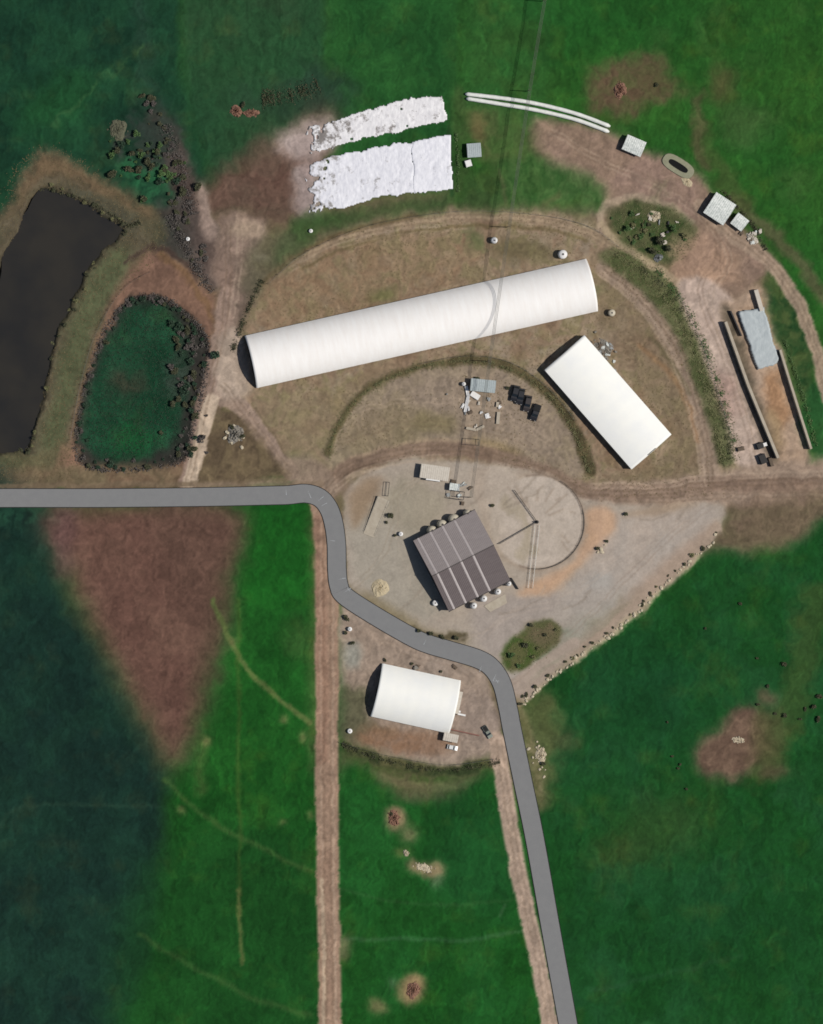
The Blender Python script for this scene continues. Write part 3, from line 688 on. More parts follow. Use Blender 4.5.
# ------------------------------------------------------------------ barns
def arch_barn(name, label, quad, wall_h, rise, roofm, rib=5.0, open_west=True, extra=None, power=1.0):
    """quad: west-end corner A (upper), east-end B (upper), C (lower east), D (lower west), at eave height"""
    A_, B_, C_, D_ = [P(*q, wall_h) for q in quad]
    ctr = (A_ + B_ + C_ + D_) / 4; ax = ((B_ + C_) - (A_ + D_)) / 2
    Lg = ax.length; wd = (((A_ - D_) + (B_ - C_)) / 2).length; rot = math.atan2(ax.y, ax.x)
    t = thing(name, label, 'barn', (ctr.x, ctr.y, 0), rot)
    nseg = 22; nl = int(Lg / (rib / 6))
    hw = wd / 2; R = (hw * hw + rise * rise) / (2 * rise); th0 = math.asin(min(1, hw / R)) if rise <= hw else math.pi / 2
    def sec(k, off=0.0):
        th = -th0 + 2 * th0 * k / nseg
        return ((R + off) * math.sin(th), wall_h + rise - R + (R + off) * math.cos(th))
    v = []; f = []
    for i in range(nl + 1):
        x = -Lg / 2 + Lg * i / nl; ph = (i % 6) / 6
        off = 0.022 * (1 - abs(2 * ph - 1)) ** 2 * -1 + .05
        for k in range(nseg + 1): y, z = sec(k, off); v.append((x, y, z))
    n1 = nseg + 1
    for i in range(nl):
        for k in range(nseg): a = i * n1 + k; f.append((a, a + 1, a + n1 + 1, a + n1)[::-1])
    base = len(v)
    for i in (0, nl):
        x = -Lg / 2 + Lg * i / nl
        for k in range(n1): y, z = sec(k, -.15); v.append((x, y, z))
    for k in range(nseg): f.append((k, k + 1, base + k + 1, base + k)); a = nl * n1 + k; f.append((a + 1, a, base + n1 + k, base + n1 + k + 1))
    for i in range(0):
        pass
    b = MB().add(v, f); b.obj('roof', roofm, t, sm=True)
    b = MB()
    nw = max(2, int(wd / 8))
    b = MB(); b.box((0, hw - .15, wall_h / 2 - .1), (Lg - .3, .2, wall_h + .15)); b.obj('side_wall', M['wall'], t)
    b = MB(); b.box((0, -hw + .15, wall_h / 2 - .1), (Lg - .3, .2, wall_h + .15)); b.obj('side_wall', M['wall'], t)
    prof = [(sec(k, -.18)) for k in range(n1)]
    pe = [(-hw + .05, -.1)] + prof + [(hw - .05, -.1)]
    def endwall(x, m, nm):
        n = len(pe); b = MB()
        b.add([(x, y, z) for y, z in pe] + [(x + .12, y, z) for y, z in pe], [tuple(range(n)), tuple(range(n, 2 * n))[::-1]] + [(i, (i + 1) % n, n + (i + 1) % n, n + i)[::-1] for i in range(n)])
        return b.obj(nm, m, t)
    ew = endwall(Lg / 2 - .35, roofm, 'end_wall')
    b = MB(); b.box((Lg / 2 - .16, 0, wall_h / 2 + 1.1), (.1, 4.2, wall_h + 1.6)); b.obj('door', M['concgrey'], ew)
    if open_west:
        b = MB()
        for dx in (.3, rib * 2, rib * 4):
            b.tube([(-Lg / 2 + dx, y * .985, z - .2) for y, z in prof], .12, 6)
        b.obj('hoop_frame', M['steel'], t)
        b = MB(); b.box((0, 0, -.02), (Lg - .6, wd - .6, .25)); b.obj('bedding_floor', M['innerdark'], t)
        b = MB(); b.box((-Lg / 2 + 1.2, 0, .35), (.12, wd - 2.5, .12)); b.box((-Lg / 2 + 1.2, 0, .9), (.12, wd - 2.5, .12)); b.obj('feed_rail', M['steel'], t)
    else:
        ew = endwall(-Lg / 2 + .2, roofm, 'end_wall')
        b = MB(); b.box((-Lg / 2 + .14, 0, wall_h / 2 + .2), (.1, 4.2, wall_h + .3)); b.obj('door', M['concgrey'], ew)
    return t, Lg, wd

arch_barn('livestock_barn', 'very long white arched fabric barn running across the round yard, dark open west end', [(244, 337), (586, 258), (598, 312), (257, 387)], .7, 5.9, M['fabric'])
t, Lg, wd = arch_barn('storage_barn', 'white low arched barn standing diagonally south east of the longest barn, closed ends', [(543.5, 370), (585, 335.5), (668, 432), (634.5, 472)][:1] + [(634.5, 472), (668, 432), (585, 335.5)], 3.6, 1.5, M['cream'], 6.0, open_west=False)
b = MB(); b.prism([(-3, -wd / 2 - 1.6), (0, -wd / 2 - 1.6), (0, -wd / 2 - .3), (-3, -wd / 2 - .3)], 0, 1.6, .1)
t, Lg, wd = arch_barn('calf_barn', 'short white arched fabric barn beside the road bend in the south, dark west end', [(382.5, 663), (461, 681), (449, 733), (370, 716.5)], .8, 4.6, M['cream'], 4.4)
b = MB(); b.box((Lg / 2 + .9, 2, 1.4), (1.4, 9, 2.7)); b.obj('porch', M['tincream'], t)
b = MB(); b.box((Lg / 2 + 3.2, -2.4, .9), (3.2, .7, .3)); b.box((Lg / 2 + 2.0, -1.4, 1.1), (.8, .8, 2.2)); b.obj('duct', M['white'], t)

# milking parlour
def parlour():
    eave, ridge = 4.6, 7.9
    Wc, Nc, Ec, Sc = [P(*q, eave) for q in [(410, 540), (474, 512), (511, 578), (452, 612)]]
    ctr = (Wc + Nc + Ec + Sc) / 4
    ax = ((Nc + Ec) - (Wc + Sc)) / 2; rot = math.atan2(ax.y, ax.x); Lg = ax.length
    up = ((Wc + Nc) - (Sc + Ec)) / 2; wd = up.length
    t = thing('milking_parlour', 'purple grey corrugated gable roofed parlour with pale skylight strips beside the circular yard', 'building', (ctr.x, ctr.y, 0), rot)
    hw = wd / 2; hl = Lg / 2
    def slope(sgn, m, x0, x1, lift, nm, parent):
        b = MB(); n = max(2, int((x1 - x0) / .34)); v = []; f = []
        for i in range(n + 1):
            x = x0 + (x1 - x0) * i / n; dz = .05 * (i % 2) + lift
            for y, z in ((sgn * hw, eave), (sgn * .02, ridge)): v += [(x, y, z + dz), (x, y, z - .12)]
        for i in range(n):
            a = i * 4
            q = [(a, a + 4, a + 6, a + 2), (a + 1, a + 3, a + 7, a + 5), (a, a + 1, a + 5, a + 4), (a + 2, a + 6, a + 7, a + 3)]
            f += q
        f += [(0, 2, 3, 1), (n * 4, n * 4 + 1, n * 4 + 3, n * 4 + 2)]
        return b.add(v, f).obj(nm, m, parent)
    for sgn, m in ((1, M['roofA']), (-1, M['roofB'])):  # north slope in the paler purple tone, south slope in the darker
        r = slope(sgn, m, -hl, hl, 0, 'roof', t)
        for fr in ((.075, .05) if sgn > 0 else (.085, .05), (.275, .05), (.47, .05), (.665, .05)):
            xx = -hl + Lg * fr[0]; hwid = Lg * fr[1] * .32
            slope(sgn, M['sky_l'], xx - hwid, xx + hwid, .09, 'skylight', r)
    b = MB(); b.tube([(-hl - .1, 0, ridge + .1), (hl + .1, 0, ridge + .1)], .16, 6); b.obj('ridge_cap', M['trim'], t)
    for s in (-1, 1):
        x = s * (hl - .35)
        b = MB(); v = [(x, -hw + .3, -.2), (x, hw - .3, -.2), (x, hw - .3, eave - .1), (x, 0, ridge - .2), (x, -hw + .3, eave - .1)]
        v += [(p[0] - s * .2, p[1], p[2]) for p in v]
        b.add(v, [(0, 1, 2, 3, 4), (9, 8, 7, 6, 5)] + [(i, (i + 1) % 5, 5 + (i + 1) % 5, 5 + i) for i in range(5)])
        g_ = b.obj('gable_wall', M['darksteel'], t)
        b = MB(); b.box((x + s * .06, 0, 1.8), (.1, 5, 3.4)); b.obj('door', M['darksteel'], g_)
    for s in (-1, 1):
        b = MB(); b.box((0, s * (hw - .4), eave / 2 - .1), (Lg - 1.2, .2, eave)); w_ = b.obj('side_wall', M['wall'], t)
        for i in range(5):
            b = MB(); b.box((-hl + Lg * (i + .5) / 5, s * (hw - .28), 2.4), (2.6, .08, 1.2)); b.obj('window', M['glass'], w_)
    b = MB()
    b.tube([(-hl - .1, hw, eave), (hl + .1, hw, eave)], .14, 6); b.obj('gutter', M['darksteel'], t)
    b = MB(); b.tube([(-hl - .1, -hw, eave), (hl + .1, -hw, eave)], .14, 6); b.obj('gutter', M['darksteel'], t)
parlour()

def tank(px, py, r, h, m, label, group):
    t = thing('feed_tank', label, 'tank', P(px, py, h * .9) * 1.0, 0, group); t.location.z = 0
    b = MB().lathe([(r * .96, -.1), (r, .3), (r, h * .72), (r * .93, h * .82), (r * .6, h * .95), (r * .25, h)], n=18); b.obj('tank_body', m, t, sm=True)
    b = MB().lathe([(r * .22, h - .02), (r * .24, h + .14), (r * .1, h + .2)], n=10); b.obj('lid', M['trim'], t)
    b = MB()
    for s in (-.2, .2): b.tube([(r + .08, s, 0), (r + .08, s, h * .8)], .03, 4)
    for k in range(6): b.tube([(r + .08, -.2, .3 + k * h * .13), (r + .08, .2, .3 + k * h * .13)], .025, 4)
    b.obj('ladder', M['steel'], t)
gN = 'cream tanks along the north side of the parlour'
for x, y, r, lb in [(432.5, 530.5, 1.9, 'cream round tank nearest the north west corner of the purple parlour'), (442.5, 524.5, 1.9, 'cream round tank second from the north west corner of the purple parlour'), (454.5, 519.5, 2.2, 'largest cream round tank along the north side of the purple parlour'), (468, 513.5, 1.6, 'small cream tank at the north corner of the purple parlour')]:
    tank(x, y, r, 4.6, M['tank'], lb, gN)
gS = 'white tanks along the south side of the parlour'
for x, y, r, lb in [(474, 605.5, 1.3, 'white round tank at the south west end of the parlour south side'), (484, 598.5, 1.35, 'white round tank second along the parlour south side'), (498, 591.5, 1.3, 'white round tank third along the parlour south side'), (509, 583.5, 1.0, 'small white round tank at the parlour east corner')]:
    tank(x, y, r, 3.6, M['white'], lb, gS)
b = MB().prism([P(484, 606)[:2], P(505, 594)[:2], P(507, 603)[:2], P(490, 612)[:2]], -.2, .15); tag(b.obj('concrete_pad', M['concpale']), 'pale concrete pad in front of the parlour south tanks', 'pad')

# circular collecting yard
cy = P(537, 522)
t = thing('yard_fence', 'low steel pipe fence round the rim of the circular concrete yard', 'fence', cy)
arcp = lambda r, a0, a1, z, n=40: [(r * math.cos(math.radians(a0 + (a1 - a0) * i / n)), r * math.sin(math.radians(a0 + (a1 - a0) * i / n)), z) for i in range(n + 1)]
b = MB().tube(arcp(18.8, -95, 15, .1), .14, 6); b.obj('kerb', M['concgrey'], t)
for z in (.6, 1.1):
    b = MB().tube(arcp(18.8, -100, 60, z), .045, 5); b.obj('rail', M['darksteel'], t)
for a in range(-100, 61, 10):
    x, y = 18.8 * math.cos(math.radians(a)), 18.8 * math.sin(math.radians(a))
    b = MB().tube([(x, y, 0), (x, y, 1.25)], .07, 5); b.obj('post', M['darksteel'], t)
t = thing('backing_gate', 'rotary backing gate pivoting on the centre post of the circular yard', 'gate', cy)
b = MB().lathe([(.7, 0), (.7, .5), (.25, .6), (.22, 2.6), (.1, 2.7)], n=12); b.obj('pivot_post', M['darksteel'], t)
for (ex, ey) in [(514, 490), (499, 544)]:
    e = P(ex, ey) - cy; b = MB()
    for z in (.5, .9, 1.3): b.tube([(0, 0, z), (e.x, e.y, z)], .07, 5)
    for k in range(1, 9): b.tube([(e.x * k / 8, e.y * k / 8, .2), (e.x * k / 8, e.y * k / 8, 1.35)], .05, 4)
    b.obj('gate_arm', M['darksteel'], t)
t = thing('cattle_race', 'narrow pair of pipe rails running south from the circular yard centre', 'fence', cy)
for dx in (-.9, .9):
    e = P(530, 588) - cy; b = MB()
    for z in (.6, 1.1): b.tube([(dx, -1.2, z), (e.x + dx, e.y, z)], .05, 5)
    for k in range(1, 10): b.tube([(e.x * k / 9 + dx, e.y * k / 9, 0), (e.x * k / 9 + dx, e.y * k / 9, 1.2)], .05, 4)
    b.obj('rail', M['steel'], t)

# ------------------------------------------------------------------ silage sheets, bags, bunker
def inside(px, py, poly):
    r = np.zeros(px.shape, bool); n = len(poly)
    for i in range(n):
        x0, y0 = poly[i - 1]; x1, y1 = poly[i]
        c = ((y0 > py) != (y1 > py)) & (px < (x1 - x0) * (py - y0) / ((y1 - y0) or 1e-9) + x0); r ^= c
    return r
def samp(A, px, py):
    return A[np.clip((py - Y0).astype(int), 0, H - 1), np.clip((px - X0).astype(int), 0, W - 1)]
def sheet_mat(nm, c1, c2, stain, thr, x_fade=None):
    m = mat(nm, c1, c2, .5, .9, .2, stretch=(1.6, .5, 1))
    nt = m.node_tree; b = nt.nodes['Principled BSDF']; src = b.inputs['Base Color'].links[0].from_socket
    tc = nt.nodes.new('ShaderNodeTexCoord')
    n = nt.nodes.new('ShaderNodeTexNoise'); n.inputs['Scale'].default_value = .22; n.inputs['Detail'].default_value = 7; n.inputs['Roughness'].default_value = .72
    nt.links.new(tc.outputs['Object'], n.inputs['Vector'])
    val = n.outputs['Fac']
    if x_fade:
        sx = nt.nodes.new('ShaderNodeSeparateXYZ'); nt.links.new(tc.outputs['Object'], sx.inputs[0])
        mr = nt.nodes.new('ShaderNodeMapRange'); mr.inputs['From Min'].default_value = x_fade[0]; mr.inputs['From Max'].default_value = x_fade[1]
        mr.inputs['To Min'].default_value = .17; mr.inputs['To Max'].default_value = 0
        nt.links.new(sx.outputs['X'], mr.inputs['Value'])
        ad = nt.nodes.new('ShaderNodeMath'); ad.operation = 'ADD'; nt.links.new(val, ad.inputs[0]); nt.links.new(mr.outputs[0], ad.inputs[1]); val = ad.outputs[0]
    r = nt.nodes.new('ShaderNodeValToRGB'); r.color_ramp.elements[0].position = thr; r.color_ramp.elements[1].position = thr + .1
    nt.links.new(val, r.inputs['Fac'])
    mx = nt.nodes.new('ShaderNodeMix'); mx.data_type = 'RGBA'
    nt.links.new(r.outputs['Color'], mx.inputs['Factor']); nt.links.new(src, mx.inputs['A']); mx.inputs['B'].default_value = alb(stain)
    nt.links.new(mx.outputs['Result'], b.inputs['Base Color'])
    return m
def sheet(name, label, poly, m, h, step=1.0, ragged=3.0, group=None, fold=.18, fray=None):
    xs = [p[0] for p in poly]; ys = [p[1] for p in poly]
    ax = np.arange(min(xs) - 6, max(xs) + 6, step); ay = np.arange(min(ys) - 6, max(ys) + 6, step)
    PX, PY = np.meshgrid(ax, ay)
    ins = inside(PX + samp(WX, PX, PY) * ragged, PY + samp(WY, PX, PY) * ragged + samp(NC, PX, PY) * ragged * .5, poly)
    if fray:
        t_ = np.clip((PX - fray[0]) / (fray[1] - fray[0]), 0, 1.3)
        ins &= (.5 + .55 * samp(NB, PX, PY) + .45 * samp(NC, PX, PY)) < t_ * 1.15
    d = ins.astype(float)
    for _ in range(4): d = (d + np.roll(d, 1, 0) + np.roll(d, -1, 0) + np.roll(d, 1, 1) + np.roll(d, -1, 1)) / 5
    hz = np.clip((d - .35) / .5, 0, 1) * h + (samp(NB, PX, PY) * .8 + samp(NC, PX, PY) * .9) * fold * np.clip(d * 1.3, 0, 1) + .06
    c = P((min(xs) + max(xs)) / 2, (min(ys) + max(ys)) / 2)
    vid = -np.ones(PX.shape, int); v = []; f = []; cells = ins
    def gv(i, j):
        if vid[i, j] < 0:
            vid[i, j] = len(v); v.append(((PX[i, j] - 411.5) * S - c.x, (512 - PY[i, j]) * S - c.y, hz[i, j]))
        return vid[i, j]
    edge = {}
    for i in range(PX.shape[0] - 1):
        for j in range(PX.shape[1] - 1):
            if cells[i, j] and cells[i, j + 1] and cells[i + 1, j] and cells[i + 1, j + 1]:
                qd = (gv(i + 1, j), gv(i + 1, j + 1), gv(i, j + 1), gv(i, j)); f.append(qd)
                for k in range(4):
                    e = (qd[k], qd[(k + 1) % 4])
                    if (e[1], e[0]) in edge: del edge[(e[1], e[0])]
                    else: edge[e] = 1
    low = {}
    for a, e in edge:
        for k in (a, e):
            if k not in low: low[k] = len(v); v.append((v[k][0], v[k][1], -.15))
        f.append((e, a, low[a], low[e]))
    o = MB().add(v, f).obj(name, m, None, c, sm=True)
    return tag(o, label, 'silage sheet', group)
smA = sheet_mat('torn_white_sheet', (246, 244, 243), (212, 209, 211), (128, 122, 118), .545, (-34, -4))
smB = sheet_mat('creased_white_sheet', (244, 243, 246), (208, 208, 216), (150, 146, 144), .575, (-30, -4))
smC = sheet_mat('clean_white_sheet', (246, 245, 248), (212, 212, 220), (156, 154, 154), .6)
sheet('silage_sheet', 'narrow torn white sheet over the northern silage strip, dark holes along it', [(306, 128), (330, 120), (365, 109), (400, 101), (443, 95), (447, 122), (405, 131), (365, 139), (335, 148), (304, 154)], smA, .35, ragged=2.2, fray=(300, 330), fold=.08, group='white sheets over the silage strips')
sheet('silage_sheet', 'broad wrinkled white sheet over the western end of the southern silage strip', [(306, 163), (340, 154), (375, 147), (413.6, 139.5), (414.8, 194), (380, 197), (345, 207), (306, 214)], smB, .3, ragged=2.2, fray=(300, 326), fold=.07, group='white sheets over the silage strips')
sheet('silage_sheet', 'smaller clean white sheet at the eastern end of the southern silage strip', [(411.8, 140), (450, 134), (453.5, 190), (432, 191), (412.6, 194)], smC, .36, ragged=1.6, fold=.07, group='white sheets over the silage strips')

def bag(pts, r, label):
    pp = [P(*p) for p in smooth(pts, False, 8)]; c = pp[0]
    n = len(pp); rr = [r * (0.45 if i in (0, n - 1) else 1) * (1 + .05 * math.sin(i * 2.1)) for i in range(n)]
    o = MB().tube([(p.x - c.x, p.y - c.y, r * .7) for p in pp], rr, 10).obj('silage_bag', M['bag'], None, c, sm=True)
    tag(o, label, 'silage bag', 'long white silage bags')
bag([(465, 94), (500, 98), (535, 103.5), (575, 113.5), (610, 126.5)], .82, 'long white plastic silage bag, the northern one of the close pair')
bag([(466, 98.5), (500, 104), (535, 110), (575, 119.5), (609, 132)], .82, 'long white plastic silage bag, the southern one of the close pair')

def wallseg(name, label, pts, h, th, m, cat='wall'):
    b = MB(); pp = [P(*p) for p in pts]; c = pp[0]
    for i in range(len(pp) - 1):
        a, e = pp[i] - c, pp[i + 1] - c; d = (e - a).normalized(); n = Vector((-d.y, d.x, 0)) * th / 2
        v = [a + n, a - n, e - n, e + n]; q = [Vector((x.x, x.y, -.2)) for x in v] + [Vector((x.x, x.y, h)) for x in v]
        b.add(q, [(3, 2, 1, 0), (4, 5, 6, 7), (0, 1, 5, 4), (1, 2, 6, 5), (2, 3, 7, 6), (3, 0, 4, 7)])
    return tag(b.obj(name, m, None, c), label, cat)
wallseg('bunker_wall', 'long concrete wall on the west side of the silage bunker', [(724.5, 322), (747, 385), (777, 458)], 3.0, 1.1, M['concpale'])
wallseg('bunker_wall', 'concrete wall on the east side of the silage bunker next to green grass', [(779, 350), (795, 402), (810, 449)], 3.0, .9, M['concpale'])
wallseg('bunker_wall', 'short pale wall at the northern tip of the silage bunker', [(755, 290), (761, 311)], 2.4, 1.6, M['tincream'])
wallseg('bunker_wall', 'thin inner wall stub beside the grey silage cover', [(730, 311), (741, 336)], 1.6, .5, M['darksteel'])
gsm = sheet_mat('grey_silage_cover', (186, 193, 193), (164, 172, 174), (152, 158, 158), .62)
sheet('silage_cover', 'grey green plastic cover over the silage heap inside the bunker', [(737, 313), (752, 309), (764, 306), (779, 358), (776, 366), (757, 371)], gsm, 1.5, 1.0, 1.2, None, .06)
def gable(name, label, quad, eave, rise, m, cat='shed', wallm='wall', group=None, door=True):
    A_, B_, C_, D_ = [P(*q, eave) for q in quad]
    ctr = (A_ + B_ + C_ + D_) / 4; ax = ((B_ + C_) - (A_ + D_)) / 2; Lg = ax.length; wd = ((A_ - D_) + (B_ - C_)).length / 2
    t = thing(name, label, cat, (ctr.x, ctr.y, 0), math.atan2(ax.y, ax.x), group)
    hl, hw = Lg / 2, wd / 2
    for s in (-1, 1):
        n = max(4, int(Lg / .4)); v = []; f = []
        for i in range(n + 1):
            x = -hl + Lg * i / n; dz = .05 * (i % 2)
            v += [(x, s * hw, eave + dz), (x, 0, eave + rise + dz), (x, s * hw, eave - .1), (x, 0, eave + rise - .1)]
        for i in range(n):
            k = i * 4; f += [(k, k + 4, k + 5, k + 1), (k + 2, k + 3, k + 7, k + 6), (k, k + 2, k + 6, k + 4)]
        f += [(0, 1, 3, 2), (n * 4, n * 4 + 2, n * 4 + 3, n * 4 + 1)]
        MB().add(v, f).obj('roof', m, t)
    b = MB(); i_ = .25
    pe = [(-hw + i_, -.15), (hw - i_, -.15), (hw - i_, eave - .12), (0, eave + rise - .16), (-hw + i_, eave - .12)]
    v = [(-hl + i_, y, z) for y, z in pe] + [(hl - i_, y, z) for y, z in pe]
    b.add(v, [(0, 1, 2, 3, 4)[::-1], (5, 6, 7, 8, 9), (0, 1, 6, 5), (1, 2, 7, 6), (3, 4, 9, 8), (2, 3, 8, 7), (4, 0, 5, 9)])
    w_ = b.obj('wall', M[wallm], t)
    if door:
        b = MB(); b.box((0, -hw + i_ - .03, 1.0), (min(2.2, Lg * .4), .08, 2.0)); b.obj('door', M['darksteel'], w_)
    return t
gable('tin_shed', 'small pale tin roofed shed at the east end of the silage bags', [(627, 134), (646, 143), (640.5, 157), (622, 150)], 2.6, .6, M['tin'])
gable('tin_shed', 'larger pale patched shed at the north east end of the dirt yard', [(713, 188), (734, 207), (725, 224), (706, 217)][:4], 2.8, .6, M['tin'])
gable('tin_shed', 'small pale shed just east of the larger patched shed', [(737, 212), (749, 221), (741, 232), (731, 224)], 2.3, .4, M['tin'])
gable('tin_shed', 'small grey white shed just east of the white silage sheets', [(467, 144), (481, 143), (481, 157), (467, 158)], 2.2, .4, M['greysheet'])
gable('tin_shed', 'pale flat roofed dairy office with a white container beside it', [(421, 463), (450, 468), (448, 481), (420, 478)], 2.8, .15, M['tincream'])
gable('tin_shed', 'pale green white shed north of the parked dark cars', [(471, 378), (496, 381), (495, 393), (470, 391)], 2.8, .4, M['greysheet'])
gable('tin_shed', 'tiny pale blue shed among pipes below the power line', [(450, 483), (460, 484), (459, 491), (449, 490)], 2.2, .25, M['tin'])
gable('farm_hut', 'small cream hut at the south east corner of the southern barn', [(444, 732), (459, 735), (457, 743), (443, 740)], 2.5, .25, M['tincream'])

def crate_box(name, label, cat, px, py, d, rot, m, m2=None, h0=0.0):
    """a ribbed steel container / tank box with corner posts, lid and door"""
    t = thing(name, label, cat, P(px, py, d[2]), rot); t.location.z = h0
    b = MB(); b.prism([(-d[0] / 2, -d[1] / 2), (d[0] / 2, -d[1] / 2), (d[0] / 2, d[1] / 2), (-d[0] / 2, d[1] / 2)], .12, d[2], .04)
    n = int(d[0] / .5)
    for i in range(n):
        for s in (-1, 1): b.box((-d[0] / 2 + (i + .5) * d[0] / n, s * (d[1] / 2 + .02), d[2] / 2), (.2, .06, d[2] * .8))
    o = b.obj('body', m, t)
    for sx in (-1, 1):
        for sy in (-1, 1):
            b = MB(); b.box((sx * (d[0] / 2), sy * (d[1] / 2), d[2] / 2), (.16, .16, d[2] + .06)); b.obj('corner_post', m2 or m, t)
    b = MB(); b.box((d[0] / 2 + .03, 0, d[2] / 2), (.06, d[1] * .8, d[2] * .85)); b.obj('door', m2 or m, t)
    return t
crate_box('container', 'short white container beside the dairy office, casting a dark shadow', 'container', 433.5, 476.5, (5.6, 3.4, 2.6), math.radians(-8), M['white'], M['tin'])
crate_box('container', 'upper dark open box beside the south end of the bunker wall', 'container', 760, 446, (2.2, 2.4, 1.8), math.radians(-70), M['black'], M['darksteel'])
crate_box('container', 'lower dark box beside the south end of the bunker wall', 'container', 763, 459, (3.6, 2.6, 2.0), math.radians(-68), M['black'], M['darksteel'])
crate_box('container', 'small brown box at the very end of the bunker wall', 'container', 771, 462, (3.4, 1.2, 1.6), math.radians(-72), M['wood'], M['darksteel'])
crate_box('container', 'small brown crate in the lane left of the bunker boxes', 'container', 741, 449, (1.4, 2.6, 1.2), math.radians(-78), M['wood'], M['darksteel'])
crate_box('container', 'tiny white box just south of the grey white shed by the silage sheets', 'container', 468.5, 163.5, (2.4, 2.6, 1.4), .3, M['white'], M['tin'])
crate_box('container', 'white box beside the upper dark box at the bunker end', 'container', 765, 444.5, (1.4, 1.4, 1.4), .3, M['white'], M['tin'])

def round_tank(px, py, r, h, label, m='white'):
    t = thing('water_tank', label, 'tank', P(px, py, h)); t.location.z = 0
    MB().lathe([(r, -.1), (r, h * .8), (r * .8, h * .93), (r * .2, h)], n=16).obj('tank_body', M[m], t, sm=True)
    MB().lathe([(r * .25, h - .03), (r * .25, h + .1)], n=10).obj('lid', M['trim'], t)
round_tank(494.5, 240.5, 1.3, 2.6, 'white water tank in the dry ground north of the long barn')
round_tank(563, 254.5, 1.8, 3.2, 'pale water tank touching the north east part of the long barn')
round_tank(612, 313, 1.4, 2.6, 'cream tank off the east end of the long barn', 'tank')
round_tank(464, 384, .8, 2.0, 'small white tank left of the pale green shed')
round_tank(401, 534, .9, 1.5, 'small white tank in the yard west of the parlour corner')
round_tank(434, 613, .1, .1, 'x') if False else None
round_tank(435.5, 603, 1.2, 1.6, 'white tank in the dark shade west of the parlour')
round_tank(350, 749 - 120, .9, 1.6, 'white drum on the verge between the dirt track and the road')
round_tank(350, 731, 1.0, 1.3, 'white drum in weeds south west of the southern barn')
round_tank(311, 231, .8, 1.2, 'lone white drum in the grass below the silage sheets')
round_tank(188, 239, .8, .8, 'pale drum in rough ground between the two ponds')

# oval trough
t = thing('water_trough', 'oval concrete trough with dark water on the edge of the northern dirt yard', 'trough', P(678, 166), math.radians(-32))
def oval(rx, ry, n=28): return [(rx * math.copysign(abs(math.cos(a)) ** .7, math.cos(a)), ry * math.copysign(abs(math.sin(a)) ** .7, math.sin(a))) for a in np.linspace(0, 2 * math.pi, n, endpoint=False)]
v = []; f = []; n = 28
for (rx, ry, z) in [(7, 3.3, -.1), (6.8, 3.1, .5), (4.4, 1.3, .5), (4.1, 1.1, -.6)]: v += [(x, y, z) for x, y in oval(rx, ry)]
for k in range(3):
    for i in range(n): f.append((k * n + i, k * n + (i + 1) % n, (k + 1) * n + (i + 1) % n, (k + 1) * n + i))
trm = mat('trough_concrete', (152, 150, 126), (132, 132, 108), .9, .8)
MB().add(v, f).obj('rim', trm, t)
MB().add([(x * 1.01, y * 1.01, .2) for x, y in oval(4.3, 1.25)], [tuple(range(n))]).obj('water', mat('trough_water', (24, 24, 22), None, .2, 1), t)

# concrete ramp
t = thing('loading_ramp', 'long pale concrete loading ramp in the west of the yard', 'ramp', P(376, 517), math.radians(68))
MB().add([(-8, -2.3, -.2), (8, -2.6, -.2), (8, 2.6, -.2), (-8, 2.3, -.2), (-8, -2.3, .1), (8, -2.6, 1.0), (8, 2.6, 1.0), (-8, 2.3, .1)], [(3, 2, 1, 0), (4, 5, 6, 7), (0, 1, 5, 4), (1, 2, 6, 5), (2, 3, 7, 6), (3, 0, 4, 7)]).obj('ramp_deck', M['concpale'], t)
for s in (-1, 1):
    b = MB(); b.tube([(-7, s * 2.3, .7), (8, s * 2.5, 1.9)], .05, 5)
    for k in range(6): b.tube([(-7 + k * 3, s * 2.36, 0), (-7 + k * 3, s * 2.36, .72 + k * .24)], .05, 4)
    b.obj('rail', M['steel'], t)

def mound(name, label, px, py, rx, ry, h, m, cat='heap', rot=0.0, lump=.35, seed=0, group=None):
    rg = random.Random(seed); v = []; f = []; nr, na = 8, 26
    ph = [(k, rg.uniform(.3, 1) / k, rg.uniform(0, 6.28)) for k in range(2, 8)]
    for i in range(nr + 1):
        u = i / nr
        for k in range(na):
            a = 2 * math.pi * k / na
            w_ = 1 + lump * .55 * sum(am * math.sin(n_ * a + p_) for n_, am, p_ in ph) + lump * .15 * rg.uniform(-1, 1)
            v.append((rx * u * w_ * math.cos(a), ry * u * w_ * math.sin(a), h * .7 * (1 - u ** 3) * (1 + lump * rg.uniform(-1, 1)) - .15 * u ** 4 - .05))
    for i in range(nr):
        for k in range(na):
            a = i * na + k; b_ = i * na + (k + 1) % na; f.append((a, a + na, b_ + na, b_))
    mb = MB().add(v, f)
    if lump > .45:
        for q in range(int(12 + rx * ry * 2.5)):
            a = rg.uniform(0, 6.28); u = rg.random() ** .6 * 1.05; r = rg.uniform(.18, .55)
            x, y, z = rx * u * math.cos(a), ry * u * math.sin(a), h * .6 * (1 - u ** 3)
            w0 = [rg.uniform(.6, 1.2) * r for _ in range(6)]
            mb.add([(x + w0[0], y, z), (x, y + w0[1], z), (x - w0[2], y, z), (x, y - w0[3], z), (x, y, z + w0[4]), (x, y, z - w0[5])], [(0, 1, 4), (1, 2, 4), (2, 3, 4), (3, 0, 4), (1, 0, 5), (2, 1, 5), (3, 2, 5), (0, 3, 5)])
    o = mb.obj(name, m, None, P(px, py) + Vector((0, 0, gz(px, py) * .6)))
    o.rotation_euler.z = rot
    return tag(o, label, cat, group)
